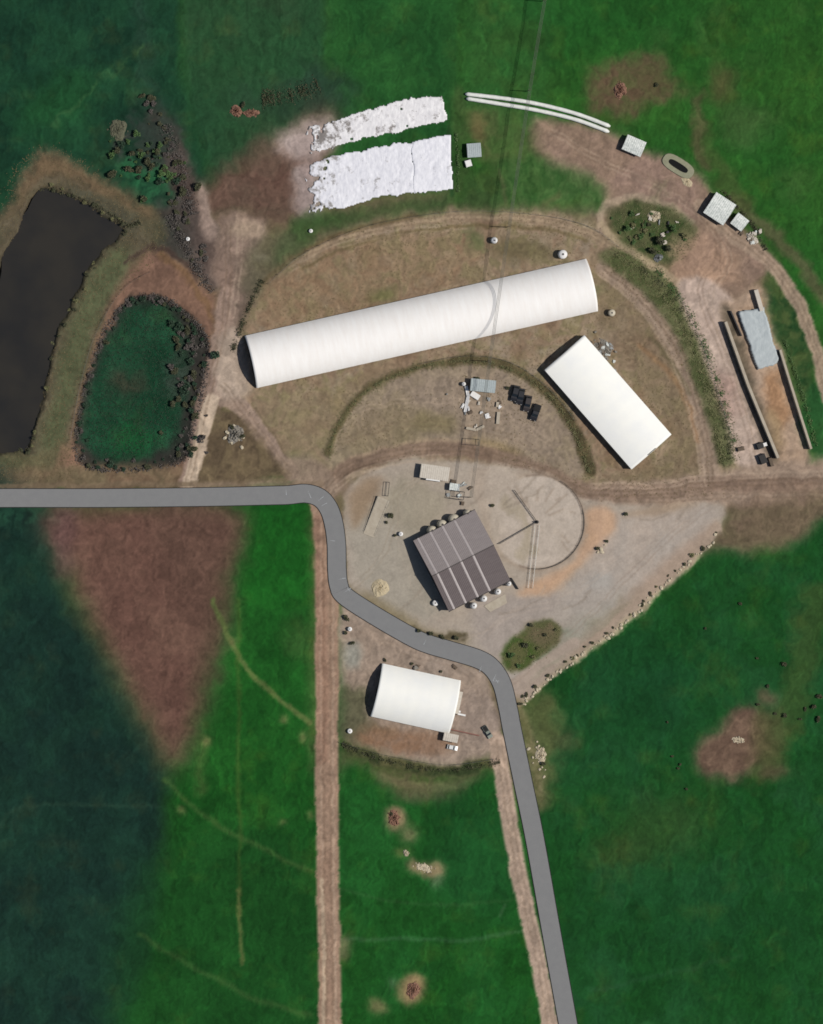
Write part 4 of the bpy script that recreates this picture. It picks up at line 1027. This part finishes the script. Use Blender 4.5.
mound('sand_pile', 'pale cream sand pile in the yard beside the road', 380, 588, 4.0, 3.6, 1.2, M['sand'], seed=1, lump=.3)
mound('sand_pile', 'low pale spoil between trough and dirt track', 687, 182, 3.2, 1.8, .7, M['sand'], rot=-.9, seed=2)
mound('rubble_heap', 'pale and red rubble heap in grass north of the red bare patch', 236, 111, 2.6, 2.4, 1.3, M['rockred'], seed=3, lump=.6)
mound('rubble_heap', 'smaller pinkish rubble heap right beside the larger northern heap', 251, 113, 3.2, 1.6, 1.0, M['rockred'], seed=4, lump=.6)
mound('rubble_heap', 'grey stone ring heap above the corner of the dark pond', 118, 130, 4.0, 4.4, .8, mat('grey_stones', (104, 104, 84), (84, 84, 68), .95, 1.5, .4), seed=5, lump=.6)
mound('rubble_heap', 'grey rubble heap in the brown triangle between farm tracks', 235, 434, 4.0, 3.4, 1.3, M['concgrey'], seed=6, lump=.7)
mound('rubble_heap', 'pinkish grey rocks in the bare patch at the top right', 620, 90, 2.6, 3.4, 1.2, M['rockred'], seed=7, lump=.7)
mound('rubble_heap', 'reddish rock heap in the field south of the southern barn', 394, 818, 2.4, 3.2, .9, M['rockred'], seed=8, lump=.7, rot=.3)
mound('rubble_heap', 'orange rubble heap in the grass near the bottom edge', 413, 990, 2.6, 4.0, 1.0, M['rockred'], seed=9, lump=.6, rot=-.4)
mound('rubble_heap', 'pale outcrop in the bare patch of the eastern field', 738, 740, 2.8, 1.4, .5, M['rock'], seed=10, lump=.5)
mound('rubble_heap', 'low stony outcrop in the grass between the tracks, lower of the pair', 424, 868, 4.4, 1.8, .35, M['rock'], seed=11, lump=.5, rot=-.2)
mound('rubble_heap', 'bright pale stones above the low outcrop between the tracks', 406, 853, 1.2, 1.2, .6, M['rock'], seed=12, lump=.6)
mound('rubble_heap', 'stony heap on the verge just east of the grey road', 541, 755, 2.4, 3.0, .8, M['rock'], seed=13, lump=.7)
mound('rubble_heap', 'pale debris pile in the shrubby island of the northern yard', 654, 216, 2.8, 2.2, .8, M['rock'], seed=14, lump=.7)
mound('rubble_heap', 'grey white heap at the foot of the shrubby island', 658, 258, 2.0, 1.8, 1.2, M['steel'], seed=15, lump=.4)
mound('rubble_heap', 'pale debris east of the small pale shed', 752, 239, 2.0, 3.0, .8, M['tincream'], seed=16, lump=.7, rot=.5)
mound('rubble_heap', 'grey scrap pile along the north east side of the diagonal barn', 604, 348, 5.0, 2.4, .6, M['concgrey'], seed=17, lump=.9, rot=-.85)

def scrap(cx, cy, n, sx, sy, label, group, mats, seed):
    rg = random.Random(seed)
    for k in range(n):
        b = MB(); w_, d_, h_ = rg.uniform(.6, 2.2), rg.uniform(.3, 1.2), rg.uniform(.25, .8)
        for q in range(rg.randint(2, 4)): b.box((rg.uniform(-.2, .2), (q - 1) * d_ * .45, h_ / 2), (w_ * rg.uniform(.8, 1.1), d_ * .4, h_ * rg.uniform(.7, 1.1)), rg.uniform(-.08, .08))
        b.box((0, 0, h_ + .06), (w_ * .5, d_ * 1.3, .08), rg.uniform(-.2, .2))
        o = b.obj('scrap_pallet', M[rg.choice(mats)], None, P(rg.gauss(cx, sx), rg.gauss(cy, sy))); o.rotation_euler.z = rg.uniform(0, 3.1)
        tag(o, label, 'pallet', group)
scrap(476, 405, 14, 14, 12, 'small scrap pallet scattered round the pale green shed', 'scrap round the pale green shed', ['tincream', 'wood', 'steel', 'white'], 1)
scrap(458, 488, 10, 8, 7, 'small scrap pallet beside the tiny pale blue shed', 'scrap beside the tiny blue shed', ['tin', 'wood', 'steel'], 2)
scrap(607, 352, 22, 6, 9, 'grey scrap pallet heaped along the diagonal barn', 'scrap along the diagonal barn', ['steel', 'concgrey', 'tin', 'wood'], 3)
scrap(418, 664, 5, 22, 2, 'small brown pallet on the north side of the southern barn', 'pallets north of the southern barn', ['wood', 'concgrey'], 4)
scrap(652, 226, 10, 12, 9, 'pale scrap pallet among the shrubs of the northern island', 'scrap on the northern yard island', ['tincream', 'steel', 'darksteel'], 5)
scrap(750, 236, 7, 5, 5, 'pale scrap pallet beside the two pale north eastern sheds', 'scrap beside the north eastern sheds', ['tin', 'tincream', 'wood'], 6)
# ------------------------------------------------------------------ vehicles
def car(label, px, py, rot, paint, group=None, L_=4.5, W_=1.85, pickup=False, name='parked_car', cat='car', hs=0):
    t = thing(name, label, cat, P(px, py, 1), rot, group); t.location.z = 0.02
    prof = [(-.5, .35), (-.5, .8), (-.46, .95), (.1, 1.0), (.3, .98), (.48, .82), (.5, .6), (.5, .35)]
    def loft(prof, w0, w1):
        n = len(prof); v = []
        for s, w_ in ((-1, w0), (1, w0)): v += [(x * L_, s * w_ * (.96 if z > .9 else 1), z) for x, z in prof]
        return v, [tuple(range(n)), tuple(range(n, 2 * n))[::-1]] + [(i, n + i, n + (i + 1) % n, (i + 1) % n) for i in range(n)]
    b = MB().add(*loft(prof, W_ / 2, W_ / 2)); body = b.obj('body', paint, t)
    cab = [(-.42, .95), (-.33, 1.42), (.05, 1.46), (.2, .98)] if not pickup else [(-.12, .95), (-.08, 1.5), (.12, 1.52), (.26, .98)]
    b = MB().add(*loft(cab, W_ * .44, W_ * .4)); b.obj('window', M['glass'], t)
    rf = [(-.325, 1.43), (-.32, 1.48), (.04, 1.52), (.05, 1.47)] if not pickup else [(-.075, 1.51), (-.07, 1.56), (.11, 1.58), (.115, 1.53)]
    b = MB().add(*loft(rf, W_ * .41, W_ * .4)); b.obj('roof', paint, t)
    if pickup:
        b = MB(); b.box((-.3 * L_, 0, 1.02), (.34 * L_, W_ * .82, .06)); b.obj('cargo_bed', M['tyre'], t)
    for sx in (-.31, .31):
        for sy in (-1, 1):
            b = MB(); n = 12
            for yy in (0,):
                pr = [(sx * L_ + .33 * math.cos(2 * math.pi * k / n), .33 + .33 * math.sin(2 * math.pi * k / n)) for k in range(n)]
                y0, y1 = sy * (W_ / 2 - .2), sy * (W_ / 2 + .02)
                b.add([(x, y0, z) for x, z in pr] + [(x, y1, z) for x, z in pr], [tuple(range(n)), tuple(range(n, 2 * n))[::-1]] + [(i, (i + 1) % n, n + (i + 1) % n, n + i) for i in range(n)])
            b.obj('wheel', M['tyre'], t)
    if hs: t.scale = (hs, hs, hs * 1.25)
    for sy in (-.65, .65):
        b = MB(); b.box((.49 * L_, sy * W_ / 2, .68), (.1, .35, .14)); b.obj('headlight', M['white'], t)
    return t
G = 'dark vehicles parked by the curved hedge'
car('black car at the north west end of the parked row', 515, 393.5, math.radians(-104), M['carblack'], G, 5.2, 2.1, hs=1.25)
car('black car second in the parked row, close beside the first', 520.5, 396.5, math.radians(-102), M['carblack'], G, 5.2, 2.1, hs=1.25)
car('dark brown car third in the parked row', 527.5, 403.5, math.radians(-102), M['carbrown'], G, 5.2, 2.1, hs=1.25)
car('black pickup at the south east end of the parked row', 535.5, 412.5, math.radians(-110), M['carblack'], G, 5.4, 2.3, True, hs=1.25)
car('white car parked just south of the small cream hut', 452.5, 747.5, math.radians(-12), M['carwhite'], None, 4.3, 1.8)
car('grey green pickup parked between the hut and the road', 487.5, 732, math.radians(-58), M['cargreen'], None, 5.4, 2.0, True, 'parked_pickup', 'pickup')
wallseg('garden_wall', 'low red brown brick wall running east from the small hut', [(449, 729), (479, 735.5)], 1.1, .45, M['redbrick'])
wallseg('garden_wall', 'thin dark wall south of the parlour east corner', [(511, 578), (518, 589)], 1.2, .4, M['darksteel'])
wallseg('feed_bunk', 'pale concrete feed bunk lying south of the green white shed', [(466, 428), (476, 430), (484, 426)], .8, 1.0, M['concpale'], 'trough')
wallseg('feed_bunk', 'upper pale feed bunk in the short column east of the pale green shed', [(497.5, 402), (497, 407)], .8, 1.1, M['concpale'], 'trough')
wallseg('feed_bunk', 'lower pale feed bunk in the short column east of the pale green shed', [(498.5, 412), (497.5, 424)], .8, 1.3, M['concpale'], 'trough')
wallseg('pipe_stack', 'white pipes stacked beside the pale green shed', [(466, 386), (468, 396), (465, 412)], .7, 1.2, M['white'], 'pipes')
wallseg('pipe_stack', 'short white slab leaning out below the pale green shed', [(471, 393), (479, 398)], .8, 2.2, M['white'], 'pipes')
def frame(label, px, py, w, d, h, rot):
    t = thing('pipe_rack', label, 'frame', P(px, py, h), rot); t.location.z = 0
    for sx in (-1, 1):
        for sy in (-1, 1): MB().tube([(sx * w / 2, sy * d / 2, 0), (sx * w / 2, sy * d / 2, h)], .1, 6).obj('post', M['darksteel'], t)
    b = MB(); c4 = [(-w / 2, -d / 2, h), (w / 2, -d / 2, h), (w / 2, d / 2, h), (-w / 2, d / 2, h), (-w / 2, -d / 2, h)]
    for i in range(4): b.tube([c4[i], c4[i + 1]], .1, 5)
    b.obj('top_rail', M['darksteel'], t)
frame('dark pipe frame beside the tiny pale blue shed', 457, 495, 5.5, 3.2, 2.2, -.15)
frame('small dark pipe frame south of the pale feed bunk', 472, 442, 5.5, 2.4, 1.6, -.05)
frame('narrow upright pipe frame north of the loading ramp', 387.5, 489, 1.0, 5.5, 1.6, -.1)

# ------------------------------------------------------------------ power line
CN = 8.4
tips = [(543, -90), (526.5, 2), (511.5, 92), (491, 228), (471.5, 362), (453, 498)]
off = CN / math.tan(math.radians(SUN_EL)) / S
poles = [(x + off, y + off * math.tan(math.radians(SUN_AZ - 90)) * -1) for x, y in tips]
plab = {0: None, 1: 'timber power pole at the top edge of the photo', 2: 'timber power pole at the white silage bags', 3: 'timber power pole north of the long white barn', 4: 'timber power pole at the pale green shed south of the long barn', 5: 'timber power pole standing beside the pipes north of the parlour'}
for i, (x, y) in enumerate(poles):
    if plab[i] is None: continue
    t = thing('power_pole', plab[i], 'power pole', P(x, y), math.radians(8), 'power poles crossing the farm')
    MB().tube([(0, 0, -.3), (0, 0, CN + .3)], [.19, .13], 8).obj('pole', M['wood'], t)
    a_ = MB(); a_.box((0, 0, CN - .1), (1.4, .14, .16)); arm = a_.obj('crossarm', M['wood'], t)
    for dx in (-.5, 0, .5): MB().lathe([(.06, CN - .02), (.09, CN + .1), (.05, CN + .2)], (dx, 0, 0), 8).obj('insulator', M['darksteel'], arm)
ca = thing('power_cable', 'set of three overhead power cables strung between the timber poles', 'power cable', P(*poles[0]))
o0 = P(*poles[0])
for dx in (-.5, 0, .5):
    pp = []
    for i in range(len(poles) - 1):
        a_, e_ = P(*poles[i]), P(*poles[i + 1])
        for k in range(10):
            u = k / 10; p = a_.lerp(e_, u); pp.append((p.x - o0.x + dx, p.y - o0.y, CN + .2 - 4 * u * (1 - u) * .5))
    p = P(*poles[-1]); pp.append((p.x - o0.x + dx, p.y - o0.y, CN + .2))
    MB().tube(pp, .075, 5).obj('cable', M['cable'], ca)

# ------------------------------------------------------------------ fences
def fence(label, pts, spacing=4.0):
    pp = [P(*p) for p in smooth(pts, False, 10)]; c = pp[0]
    t = thing('wire_fence', label, 'fence', c)
    acc = 0; out = [pp[0]]
    for i in range(1, len(pp)):
        acc += (pp[i] - pp[i - 1]).length
        if acc >= spacing: out.append(pp[i]); acc = 0
    proto = None
    def lz(p): return gz(p.x / S + 411.5, 512 - p.y / S)
    for p in out[:98]:
        if proto is None: proto = MB().tube([(0, 0, -.2), (0, 0, 1.35)], .09, 5).obj('post', M['wood'], t)
        else: o = proto.copy(); COL.objects.link(o); o.parent = t; o.location = (p.x - c.x, p.y - c.y, lz(p)); 
    for z in (.4, .8, 1.2): MB().tube([(p.x - c.x, p.y - c.y, lz(p) + z) for p in out], .02, 4).obj('wire', M['steel'], t)
fence('wire fence along the curved northern edge of the round yard', [(268, 284), (300, 256), (350, 232), (400, 219), (470, 211), (545, 216), (592, 228), (622, 250)], 4)
fence('wire fence beside the lane west of the bunker', [(678, 292), (700, 340), (716, 388), (733, 440)], 4)
fence('wire fence along the green bank south of the southern barn', [(338, 742), (372, 752), (410, 760), (450, 765), (500, 758)], 3)
fence('wire fence on the inner curve above the parked dark cars', [(420, 364), (455, 357), (488, 357), (520, 367), (552, 392), (576, 422)], 3)
fence('wire fence round the overgrown pond on its west side', [(70, 440), (79, 390), (95, 335), (122, 290), (150, 272)], 4)

# ------------------------------------------------------------------ plants
def leaves(center_fn, n, size, rg):
    v = []; f = []
    for i in range(n):
        c = Vector(center_fn(rg)); s = size * rg.uniform(.6, 1.5)
        a = Vector((rg.gauss(0, 1), rg.gauss(0, 1), rg.gauss(0, .6))).normalized(); u = a.cross(Vector((rg.gauss(0, 1), rg.gauss(0, 1), rg.gauss(0, 1)))).normalized()
        o = len(v); v += [c - a * s, c + u * s * .5, c + a * s, c - u * s * .5]; f.append((o, o + 1, o + 2, o + 3))
    return v, f
def bush_mesh(name, r, h, n, size, m, seed):
    rg = random.Random(seed)
    lumps = [(rg.uniform(-.55, .55) * r, rg.uniform(-.55, .55) * r, h * rg.uniform(.35, .75), r * rg.uniform(.35, .6)) for _ in range(6)]
    def fn(g):
        lx, ly, lz, lr = g.choice(lumps)
        while True:
            d = Vector((g.uniform(-1, 1), g.uniform(-1, 1), g.uniform(-1, 1)))
            if d.length <= 1: break
        return (lx + d.x * lr, ly + d.y * lr, max(.05, lz + d.z * lr * .8))
    v, f = leaves(fn, n, size, rg)
    me = bpy.data.meshes.new(name); me.from_pydata([tuple(x) for x in v], [], f); me.materials.append(m); return me
stemb = MB()
for a in range(5): stemb.tube([(0, 0, -.2), (.25 * math.cos(a * 1.26), .25 * math.sin(a * 1.26), .5), (.6 * math.cos(a * 1.26), .6 * math.sin(a * 1.26), 1.1)], [.06, .045, .02], 5)
tmp = stemb.obj('stem', M['bark']); STEM = tmp.data; bpy.data.objects.remove(tmp)
BM = {k: [bush_mesh('foliage', 1.0, 1.5, 260, .2, M[k], 10 * j + i) for i in range(3)] for j, k in enumerate(('leafdark', 'leafgreen', 'leafolive', 'leafpond', 'leafgrey'))}
def bush(px, py, r, kind, label, group, hs=1.0, name='shrub'):
    t = thing(name, label, 'shrub', P(px, py) + Vector((0, 0, gz(px, py))), random.uniform(0, 6.28), group)
    t.scale = (r, r, r * hs)
    o = bpy.data.objects.new('foliage', random.choice(BM[kind])); COL.objects.link(o); o.parent = t
    s = bpy.data.objects.new('stem', STEM); COL.objects.link(s); s.parent = t
    return t
# shrubs ringing the overgrown pond
pp = smooth(POND2, True, 8)
for i in range(64):
    p = pp[int(i * len(pp) / 64)]; q = np.array([142, 385]); u = abs(random.gauss(.03, .06))
    x, y = p * (1 - u) + q * u
    bush(x, y, random.uniform(.5, 1.5), random.choice(['leafgrey', 'leafpond', 'leafpond', 'leafdark']), 'dark shrub in the thicket ringing the overgrown pond', 'shrubs ringing the overgrown pond', .8)
for i in range(60):
    bush(random.gauss(186, 9), random.uniform(322, 400) if i < 40 else random.uniform(400, 455), random.uniform(.6, 2.0), random.choice(['leafgrey', 'leafpond', 'leafgrey', 'leafdark']), 'dark shrub in the thicket on the east side of the overgrown pond', 'thicket east of the overgrown pond', .8)
for i in range(60):
    a = random.random(); x = 122 + 62 * a + random.gauss(0, 9); y = 148 + 34 * a + random.gauss(0, 13)
    bush(x, y, random.uniform(.6, 1.9), random.choice(['leafdark', 'leafgreen', 'leafpond']), 'scrubby shrub in the rough ground north east of the dark pond', 'scrub north east of the dark pond', .9)
for i in range(46):
    u = random.random(); x = 150 + 45 * u + random.gauss(0, 7); y = 95 + 170 * u
    bush(x, y, random.uniform(.5, 1.5), random.choice(['leafdark', 'leafgrey']), 'low dark shrub along the rough track west of the red patch', 'shrubs along the rough track', .7)
pa_ = smooth(PONDA, True, 6)
for p in pa_[2:88]:
    if p[0] > 0 and random.random() < .6: bush(p[0] + random.gauss(2.5, 2.5), p[1] + random.gauss(-2, 2.5), random.uniform(.3, 1.2), random.choice(['leafdark', 'leafolive']), 'small shrub on the bank of the dark pond', 'shrubs on the pond bank', .7)
# shrubby island
for x, y, r, k, lb in [(632, 213, 1.3, 'leafgreen', 'green shrub at the west end of the northern yard island'), (628, 228, 1.6, 'leafgreen', 'largest green shrub on the west side of the northern yard island'), (640, 236, 1.3, 'leafgreen', 'green shrub in the middle of the northern yard island'), (658, 240, 2.3, 'leafdark', 'large dark shrub in the middle of the northern yard island'), (667, 248, 1.6, 'leafdark', 'dark shrub at the south side of the northern yard island'), (652, 251, 1.7, 'leafdark', 'dark shrub beside the grey heap of the northern island'), (672, 228, 1.7, 'leafgreen', 'green shrub on the east side of the northern yard island'), (684, 236, 1.2, 'leafolive', 'olive shrub at the east tip of the northern yard island'), (648, 225, 1.2, 'leafdark', 'dark shrub below the pale debris of the northern island')]:
    bush(x, y, r, k, lb, 'shrubs on the northern yard island', 1.1)
for i in range(22):
    bush(random.gauss(642, 13), random.gauss(231, 9), random.uniform(.5, 1.2), random.choice(['leafgreen', 'leafgreen', 'leafolive']), 'small green shrub filling the bed of the northern yard island', 'small shrubs filling the northern yard island', .8)
for x, y, r, k, lb in [(530, 625, 1.1, 'leafdark', 'dark shrub on the north rim of the planted road island'), (545.5, 635, .9, 'leafdark', 'small dark shrub in the brown half of the road island'), (526, 645, 1.5, 'leafdark', 'large dark shrub in the middle of the road island'), (533, 657, .9, 'leafolive', 'olive shrub near the south rim of the road island'), (512, 655, 1.6, 'leafgreen', 'green shrub at the west end of the road island'), (518, 665, 1.1, 'leafgreen', 'green shrub near the south tip of the road island'), (556, 630, .8, 'leafolive', 'olive shrub at the east tip of the road island'), (538, 648, .8, 'leafolive', 'small olive shrub right of the large dark one on the road island')]:
    bush(x, y, r, k, lb, 'shrubs on the planted road island', 1.0)
for x, y, r, lb in [(391, 515, 1.6, 'dark shrub just east of the concrete loading ramp'), (386, 522, .8, 'small dark shrub at the foot of the loading ramp'), (346, 618, 1.4, 'dark shrub on the verge at the top of the dirt track'), (346, 633, 1.0, 'dark shrub below the white drum on the verge'), (352, 643, 1.1, 'dark shrub nearest the southern barn on the verge'), (395, 535, .8, 'dark shrub left of the small white tank in the yard'), (626, 513.5, 1.1, 'dark shrub on the north edge of the gravel yard'), (607, 541, .9, 'dark shrub near the stones in the orange sand'), (597, 549, 1.0, 'dark shrub in the stones west of the gravel yard'), (492, 505, .9, 'dark shrub west of the circular yard'), (430, 634, 1.2, 'dark shrub above the road south of the parlour'), (418, 631, 1.1, 'dark shrub at the left end of the verge above the road'), (455, 638, 1.3, 'dark shrub at the right end of the verge above the road'), (442, 637, 1.1, 'dark shrub in the middle of the verge above the road'), (385, 660, .8, 'small shrub at the north west corner of the southern barn'), (412, 664, .7, 'small shrub on the north side of the southern barn'), (441, 672, .7, 'small shrub nearest the road north of the southern barn'), (508, 388, 1.0, 'dark shrub between the pale green shed and the cars'), (242, 436, 1.2, 'dark shrub on the right of the grey rubble heap'), (232, 427, 1.1, 'dark shrub on top of the grey rubble heap'), (243, 105, 1.2, 'dark shrub above the two rubble heaps in the north'), (543, 763, 1.0, 'dark shrub beside the stony heap east of the road'), (391, 814, .7, 'dark shrub beside the reddish heap south of the barn'), (477, 378, 1.0, 'dark shrub behind the pale green shed'), (656, 85, .9, 'dark shrub in the bare patch at top right')]:
    bush(x, y, r, 'leafdark', lb, None, .9)
for x, y in [(805, 709), (814, 706), (785, 716), (775, 714), (758, 704), (768, 686), (819, 697), (785, 664), (705, 628), (667, 722), (680, 764), (678, 768), (672, 756), (687, 789), (757, 658), (818, 719), (800, 719), (740, 604)]:
    bush(x, y, random.uniform(.7, 1.3) if x > 770 else random.uniform(.5, .8), 'leafdark', 'tiny dark bush standing alone in the eastern green field', 'dark bushes dotted over the eastern field', .9)

# stones and bushes along the edge of the gravel yard
def rock_mesh(seed):
    rg = random.Random(seed); me = MB(); v = []; f = []; n, m_ = 8, 6
    for i in range(m_ + 1):
        th = math.pi * i / m_
        for k in range(n):
            a = 2 * math.pi * k / n; w_ = rg.uniform(.75, 1.15)
            v.append((math.sin(th) * math.cos(a) * w_, math.sin(th) * math.sin(a) * w_ * .8, math.cos(th) * .65 * w_))
    for i in range(m_):
        for k in range(n): f.append((i * n + k, (i + 1) * n + k, (i + 1) * n + (k + 1) % n, i * n + (k + 1) % n))
    d = bpy.data.meshes.new('boulder'); d.from_pydata(v, [], f); d.materials.append(M['rock']); return d
RM = [rock_mesh(i) for i in range(5)]
EDGE = smooth([(520, 704), (535, 690), (556, 672), (580, 655), (606, 636), (632, 615), (652, 595), (675, 573), (700, 552), (718, 534)], False, 12)
def rock(px, py, r, label, group):
    o = bpy.data.objects.new('boulder', random.choice(RM)); COL.objects.link(o)
    o.location = P(px, py) + Vector((0, 0, .15)); o.rotation_euler.z = random.uniform(0, 6.28); o.scale = (r * random.uniform(.8, 1.3), r, r * random.uniform(.7, 1.0))
    tag(o, label, 'boulder', group)
for i in range(74):
    p = EDGE[int(i * len(EDGE) / 74)]
    if random.random() < .12: continue
    rock(p[0] + random.gauss(1, 1.6), p[1] + random.gauss(1, 1.4), random.uniform(.3, .95), 'pale boulder in the line along the green field edge of the gravel yard', 'boulders edging the gravel yard')
for i in range(34):
    p = EDGE[int((i + .5) * len(EDGE) / 34)]
    if random.random() < .25: continue
    bush(p[0] - 1.5 + random.gauss(0, 1.5), p[1] - 2 + random.gauss(0, 1.2), random.uniform(.5, 1.15), random.choice(['leafdark', 'leafolive', 'leafdark']), 'low dark shrub among the boulders edging the gravel yard', 'shrubs among the edging boulders', .7)
for x, y, r in [(601, 549, .9), (598, 552, .7), (602, 552, .8), (605, 545, .5)]:
    rock(x, y, r, 'pale boulder in the small cluster between orange sand and gravel', 'boulder cluster beside the orange sand')
for i in range(12):
    rock(random.gauss(538, 5), random.gauss(750, 12), random.uniform(.3, .8), 'pale boulder strewn on the verge east of the road', 'boulders on the eastern road verge')
for i in range(10):
    rock(random.gauss(235, 5), random.gauss(438, 5), random.uniform(.4, .9), 'pale boulder lying around the grey rubble heap between tracks', 'boulders round the grey rubble heap')

def hedge(label, pts, width, h, n, kind, seed, name='hedge', size=.26, gap=.35):
    rg = random.Random(seed); pp = smooth(pts, False, 10); nn = len(pp)
    c = P(*pp[0])
    gaps = [rg.random() for _ in range(nn)]
    def fn(g):
        while True:
            u = g.uniform(0, nn - 1.001); i = int(u)
            if gaps[i] > gap or g.random() < .25: break
        a, e = pp[i], pp[i + 1]; q = a + (e - a) * (u - i); d = e - a; d = d / (np.hypot(*d) + 1e-6)
        o = g.gauss(0, width / 2.4); k = math.exp(-(o / width) ** 2)
        x, y = q[0] - d[1] * o, q[1] + d[0] * o
        w_ = P(x, y); return (w_.x - c.x, w_.y - c.y, gz(x, y) + g.random() * h * k)
    v, f = leaves(fn, n, size, rg)
    o = MB().add(v, f).obj(name, M[kind], None, c)
    return tag(o, label, 'hedge')
hedge('scruffy dark hedge on the bank between curved track and bunker lane', [(640, 266), (668, 292), (690, 326), (704, 362), (718, 402), (728, 440), (730, 460)], 5, .7, 1100, 'leafdark', 1, gap=.55)
hedge('olive growth along the same bank beside the curved track', [(615, 254), (645, 276), (675, 312), (694, 352), (708, 395), (718, 440), (724, 462)], 6, .45, 2000, 'leafolive', 2, gap=.2)
hedge('green growth along the east side of the bank beside the bunker lane', [(655, 268), (685, 305), (706, 350), (722, 396), (734, 445)], 5, .55, 1500, 'leafgreen', 21, gap=.5)
hedge('dark hedge on the east half of the inner curved bank', [(500, 366), (530, 379), (556, 403), (573, 430), (584, 456), (589, 472)], 3, .6, 900, 'leafolive', 3)
hedge('brown green growth on the west half of the inner curved bank', [(329, 452), (338, 424), (358, 398), (385, 380), (420, 367), (455, 361), (495, 364)], 2.4, .5, 900, 'leafolive', 4)
hedge('dark green hedge on the bank south of the southern barn', [(342, 744), (372, 756), (410, 766), (450, 770), (500, 762)], 4, .8, 1400, 'leafdark', 5)
hedge('green hedge beside the eastern bunker wall', [(784, 340), (798, 380), (808, 415), (816, 446)], 3, 1.0, 900, 'leafgreen', 6)
hedge('olive hedge behind the two pale sheds at the north east', [(722, 190), (738, 208), (755, 228), (766, 250)], 3, 1.0, 800, 'leafdark', 7)
hedge('dark growth on the east edge of the white silage sheets', [(456, 132), (458, 160), (458, 192)], 2, .8, 500, 'leafgreen', 8)
hedge('dark scrub beside the track at the west end of the long barn', [(262, 280), (252, 300), (242, 325), (232, 352)], 4, .9, 900, 'leafdark', 9)
hedge('dark scrub on the northern bank of the dark pond', [(40, 190), (80, 198), (112, 215), (128, 226), (140, 222)], 3, .8, 900, 'leafdark', 10)

pr_ = [tuple(p) for p in POND2] + [POND2[0]]
hedge('ragged grey brown reed fringe all round the rim of the overgrown pond', pr_, 4, .7, 3800, 'leafgrey', 31, 'reed_fringe', .3, .3)
hedge('grey brushwood on the bank between the two ponds and the rough track', [(168, 215), (182, 240), (198, 270), (212, 292)], 7, .9, 1500, 'leafgrey', 32, 'brushwood', .3, .4)
hedge('brushwood in the rough strip left of the pale path', [(165, 125), (178, 160), (186, 190), (192, 215)], 8, .9, 1400, 'leafgrey', 33, 'brushwood', .3, .5)
hedge('grey brushwood patch north of the silage sheets', [(262, 98), (290, 96), (318, 84)], 10, .8, 1100, 'leafdark', 34, 'brushwood', .3, .5)
# weeds and grass tufts: nobody could count them
def tufts(name, mask_fn, n, kind, h, seed):
    rg = np.random.default_rng(seed); v = []; f = []; k = 0
    while k < n:
        px = rg.uniform(0, 823, 4000); py = rg.uniform(0, 1024, 4000); w_ = samp(mask_fn, px, py); ok = rg.random(4000) < w_
        for x, y in zip(px[ok], py[ok]):
            if k >= n: break
            z = gz(x, y); c = P(x, y)
            for _ in range(2):
                a = rg.uniform(0, 6.28); r = rg.uniform(.12, .4); l = rg.uniform(.4, 1) * h; o = len(v)
                v += [(c.x - r * math.sin(a) * .5, c.y + r * math.cos(a) * .5, z), (c.x + r * math.sin(a) * .5, c.y - r * math.cos(a) * .5, z), (c.x + r * math.cos(a), c.y + r * math.sin(a), z + l)]; f.append((o, o + 1, o + 2))
            k += 1
    tag(MB().add(v, f).obj(name, M[kind]), kind='stuff')
drym = fill_mask(RING, 3, 2) * np.clip(.35 + NA, 0, 1) * .6
drym += fill_mask([(45, 146), (110, 184), (166, 235), (112, 305), (80, 400), (74, 484), (0, 486), (0, 213)], 3, 2) * (1 - pa)
tufts('dry_grass', np.clip(drym, 0, 1) * (1 - paved), 12000, 'leafdry', .3, 1)
olm = np.clip(fill_mask(VERGE, 2, 2) + fill_mask(ISLE, 2, 2) + fill_mask(IS2, 2, 2) + line_mask(ARC, 12, 3, 2), 0, 1)
tufts('weeds', olm, 5000, 'leafolive', .5, 2)
tufts('rushes', fill_mask(POND2_IN, 4, 3), 7000, 'leafpond', .5, 3)

# ------------------------------------------------------------------ light, sky, camera
w = bpy.data.worlds.new('World'); sc.world = w; w.use_nodes = True
nt = w.node_tree; bg = nt.nodes['Background']
sk = nt.nodes.new('ShaderNodeTexSky'); sk.sky_type = 'NISHITA'; sk.sun_disc = False
sk.sun_elevation = math.radians(SUN_EL); sk.sun_rotation = math.radians(SUN_AZ)
nt.links.new(sk.outputs[0], bg.inputs['Color']); bg.inputs['Strength'].default_value = .05
sd = bpy.data.lights.new('sun', 'SUN'); sd.energy = 3.2; sd.angle = math.radians(.5); sd.color = (1, .955, .89)
so = bpy.data.objects.new('sun', sd); COL.objects.link(so)
el, az = math.radians(SUN_EL), math.radians(SUN_AZ)
so.rotation_euler = (-Vector((math.sin(az) * math.cos(el), math.cos(az) * math.cos(el), math.sin(el)))).to_track_quat('-Z', 'Y').to_euler()
so.location = (0, 0, 200)
HC = 3000.0
cd = bpy.data.cameras.new('camera'); cd.sensor_fit = 'VERTICAL'; cd.sensor_height = 24; cd.sensor_width = 24
cd.lens = 24 * HC / (1024 * S); cd.shift_x = TILT * HC / (1024 * S)
cd.clip_start = 50; cd.clip_end = 30000
co_ = bpy.data.objects.new('camera', cd); COL.objects.link(co_); co_.location = (-TILT * HC, 0, HC); co_.rotation_euler = (0, 0, 0)
sc.camera = co_
vs = sc.view_settings; vs.view_transform = 'Standard'; vs.look = 'None'; vs.gamma = 1; vs.use_curve_mapping = False; vs.exposure = 0.3
sc.cycles.filter_width = 1.7
sc.cycles.max_bounces = 5
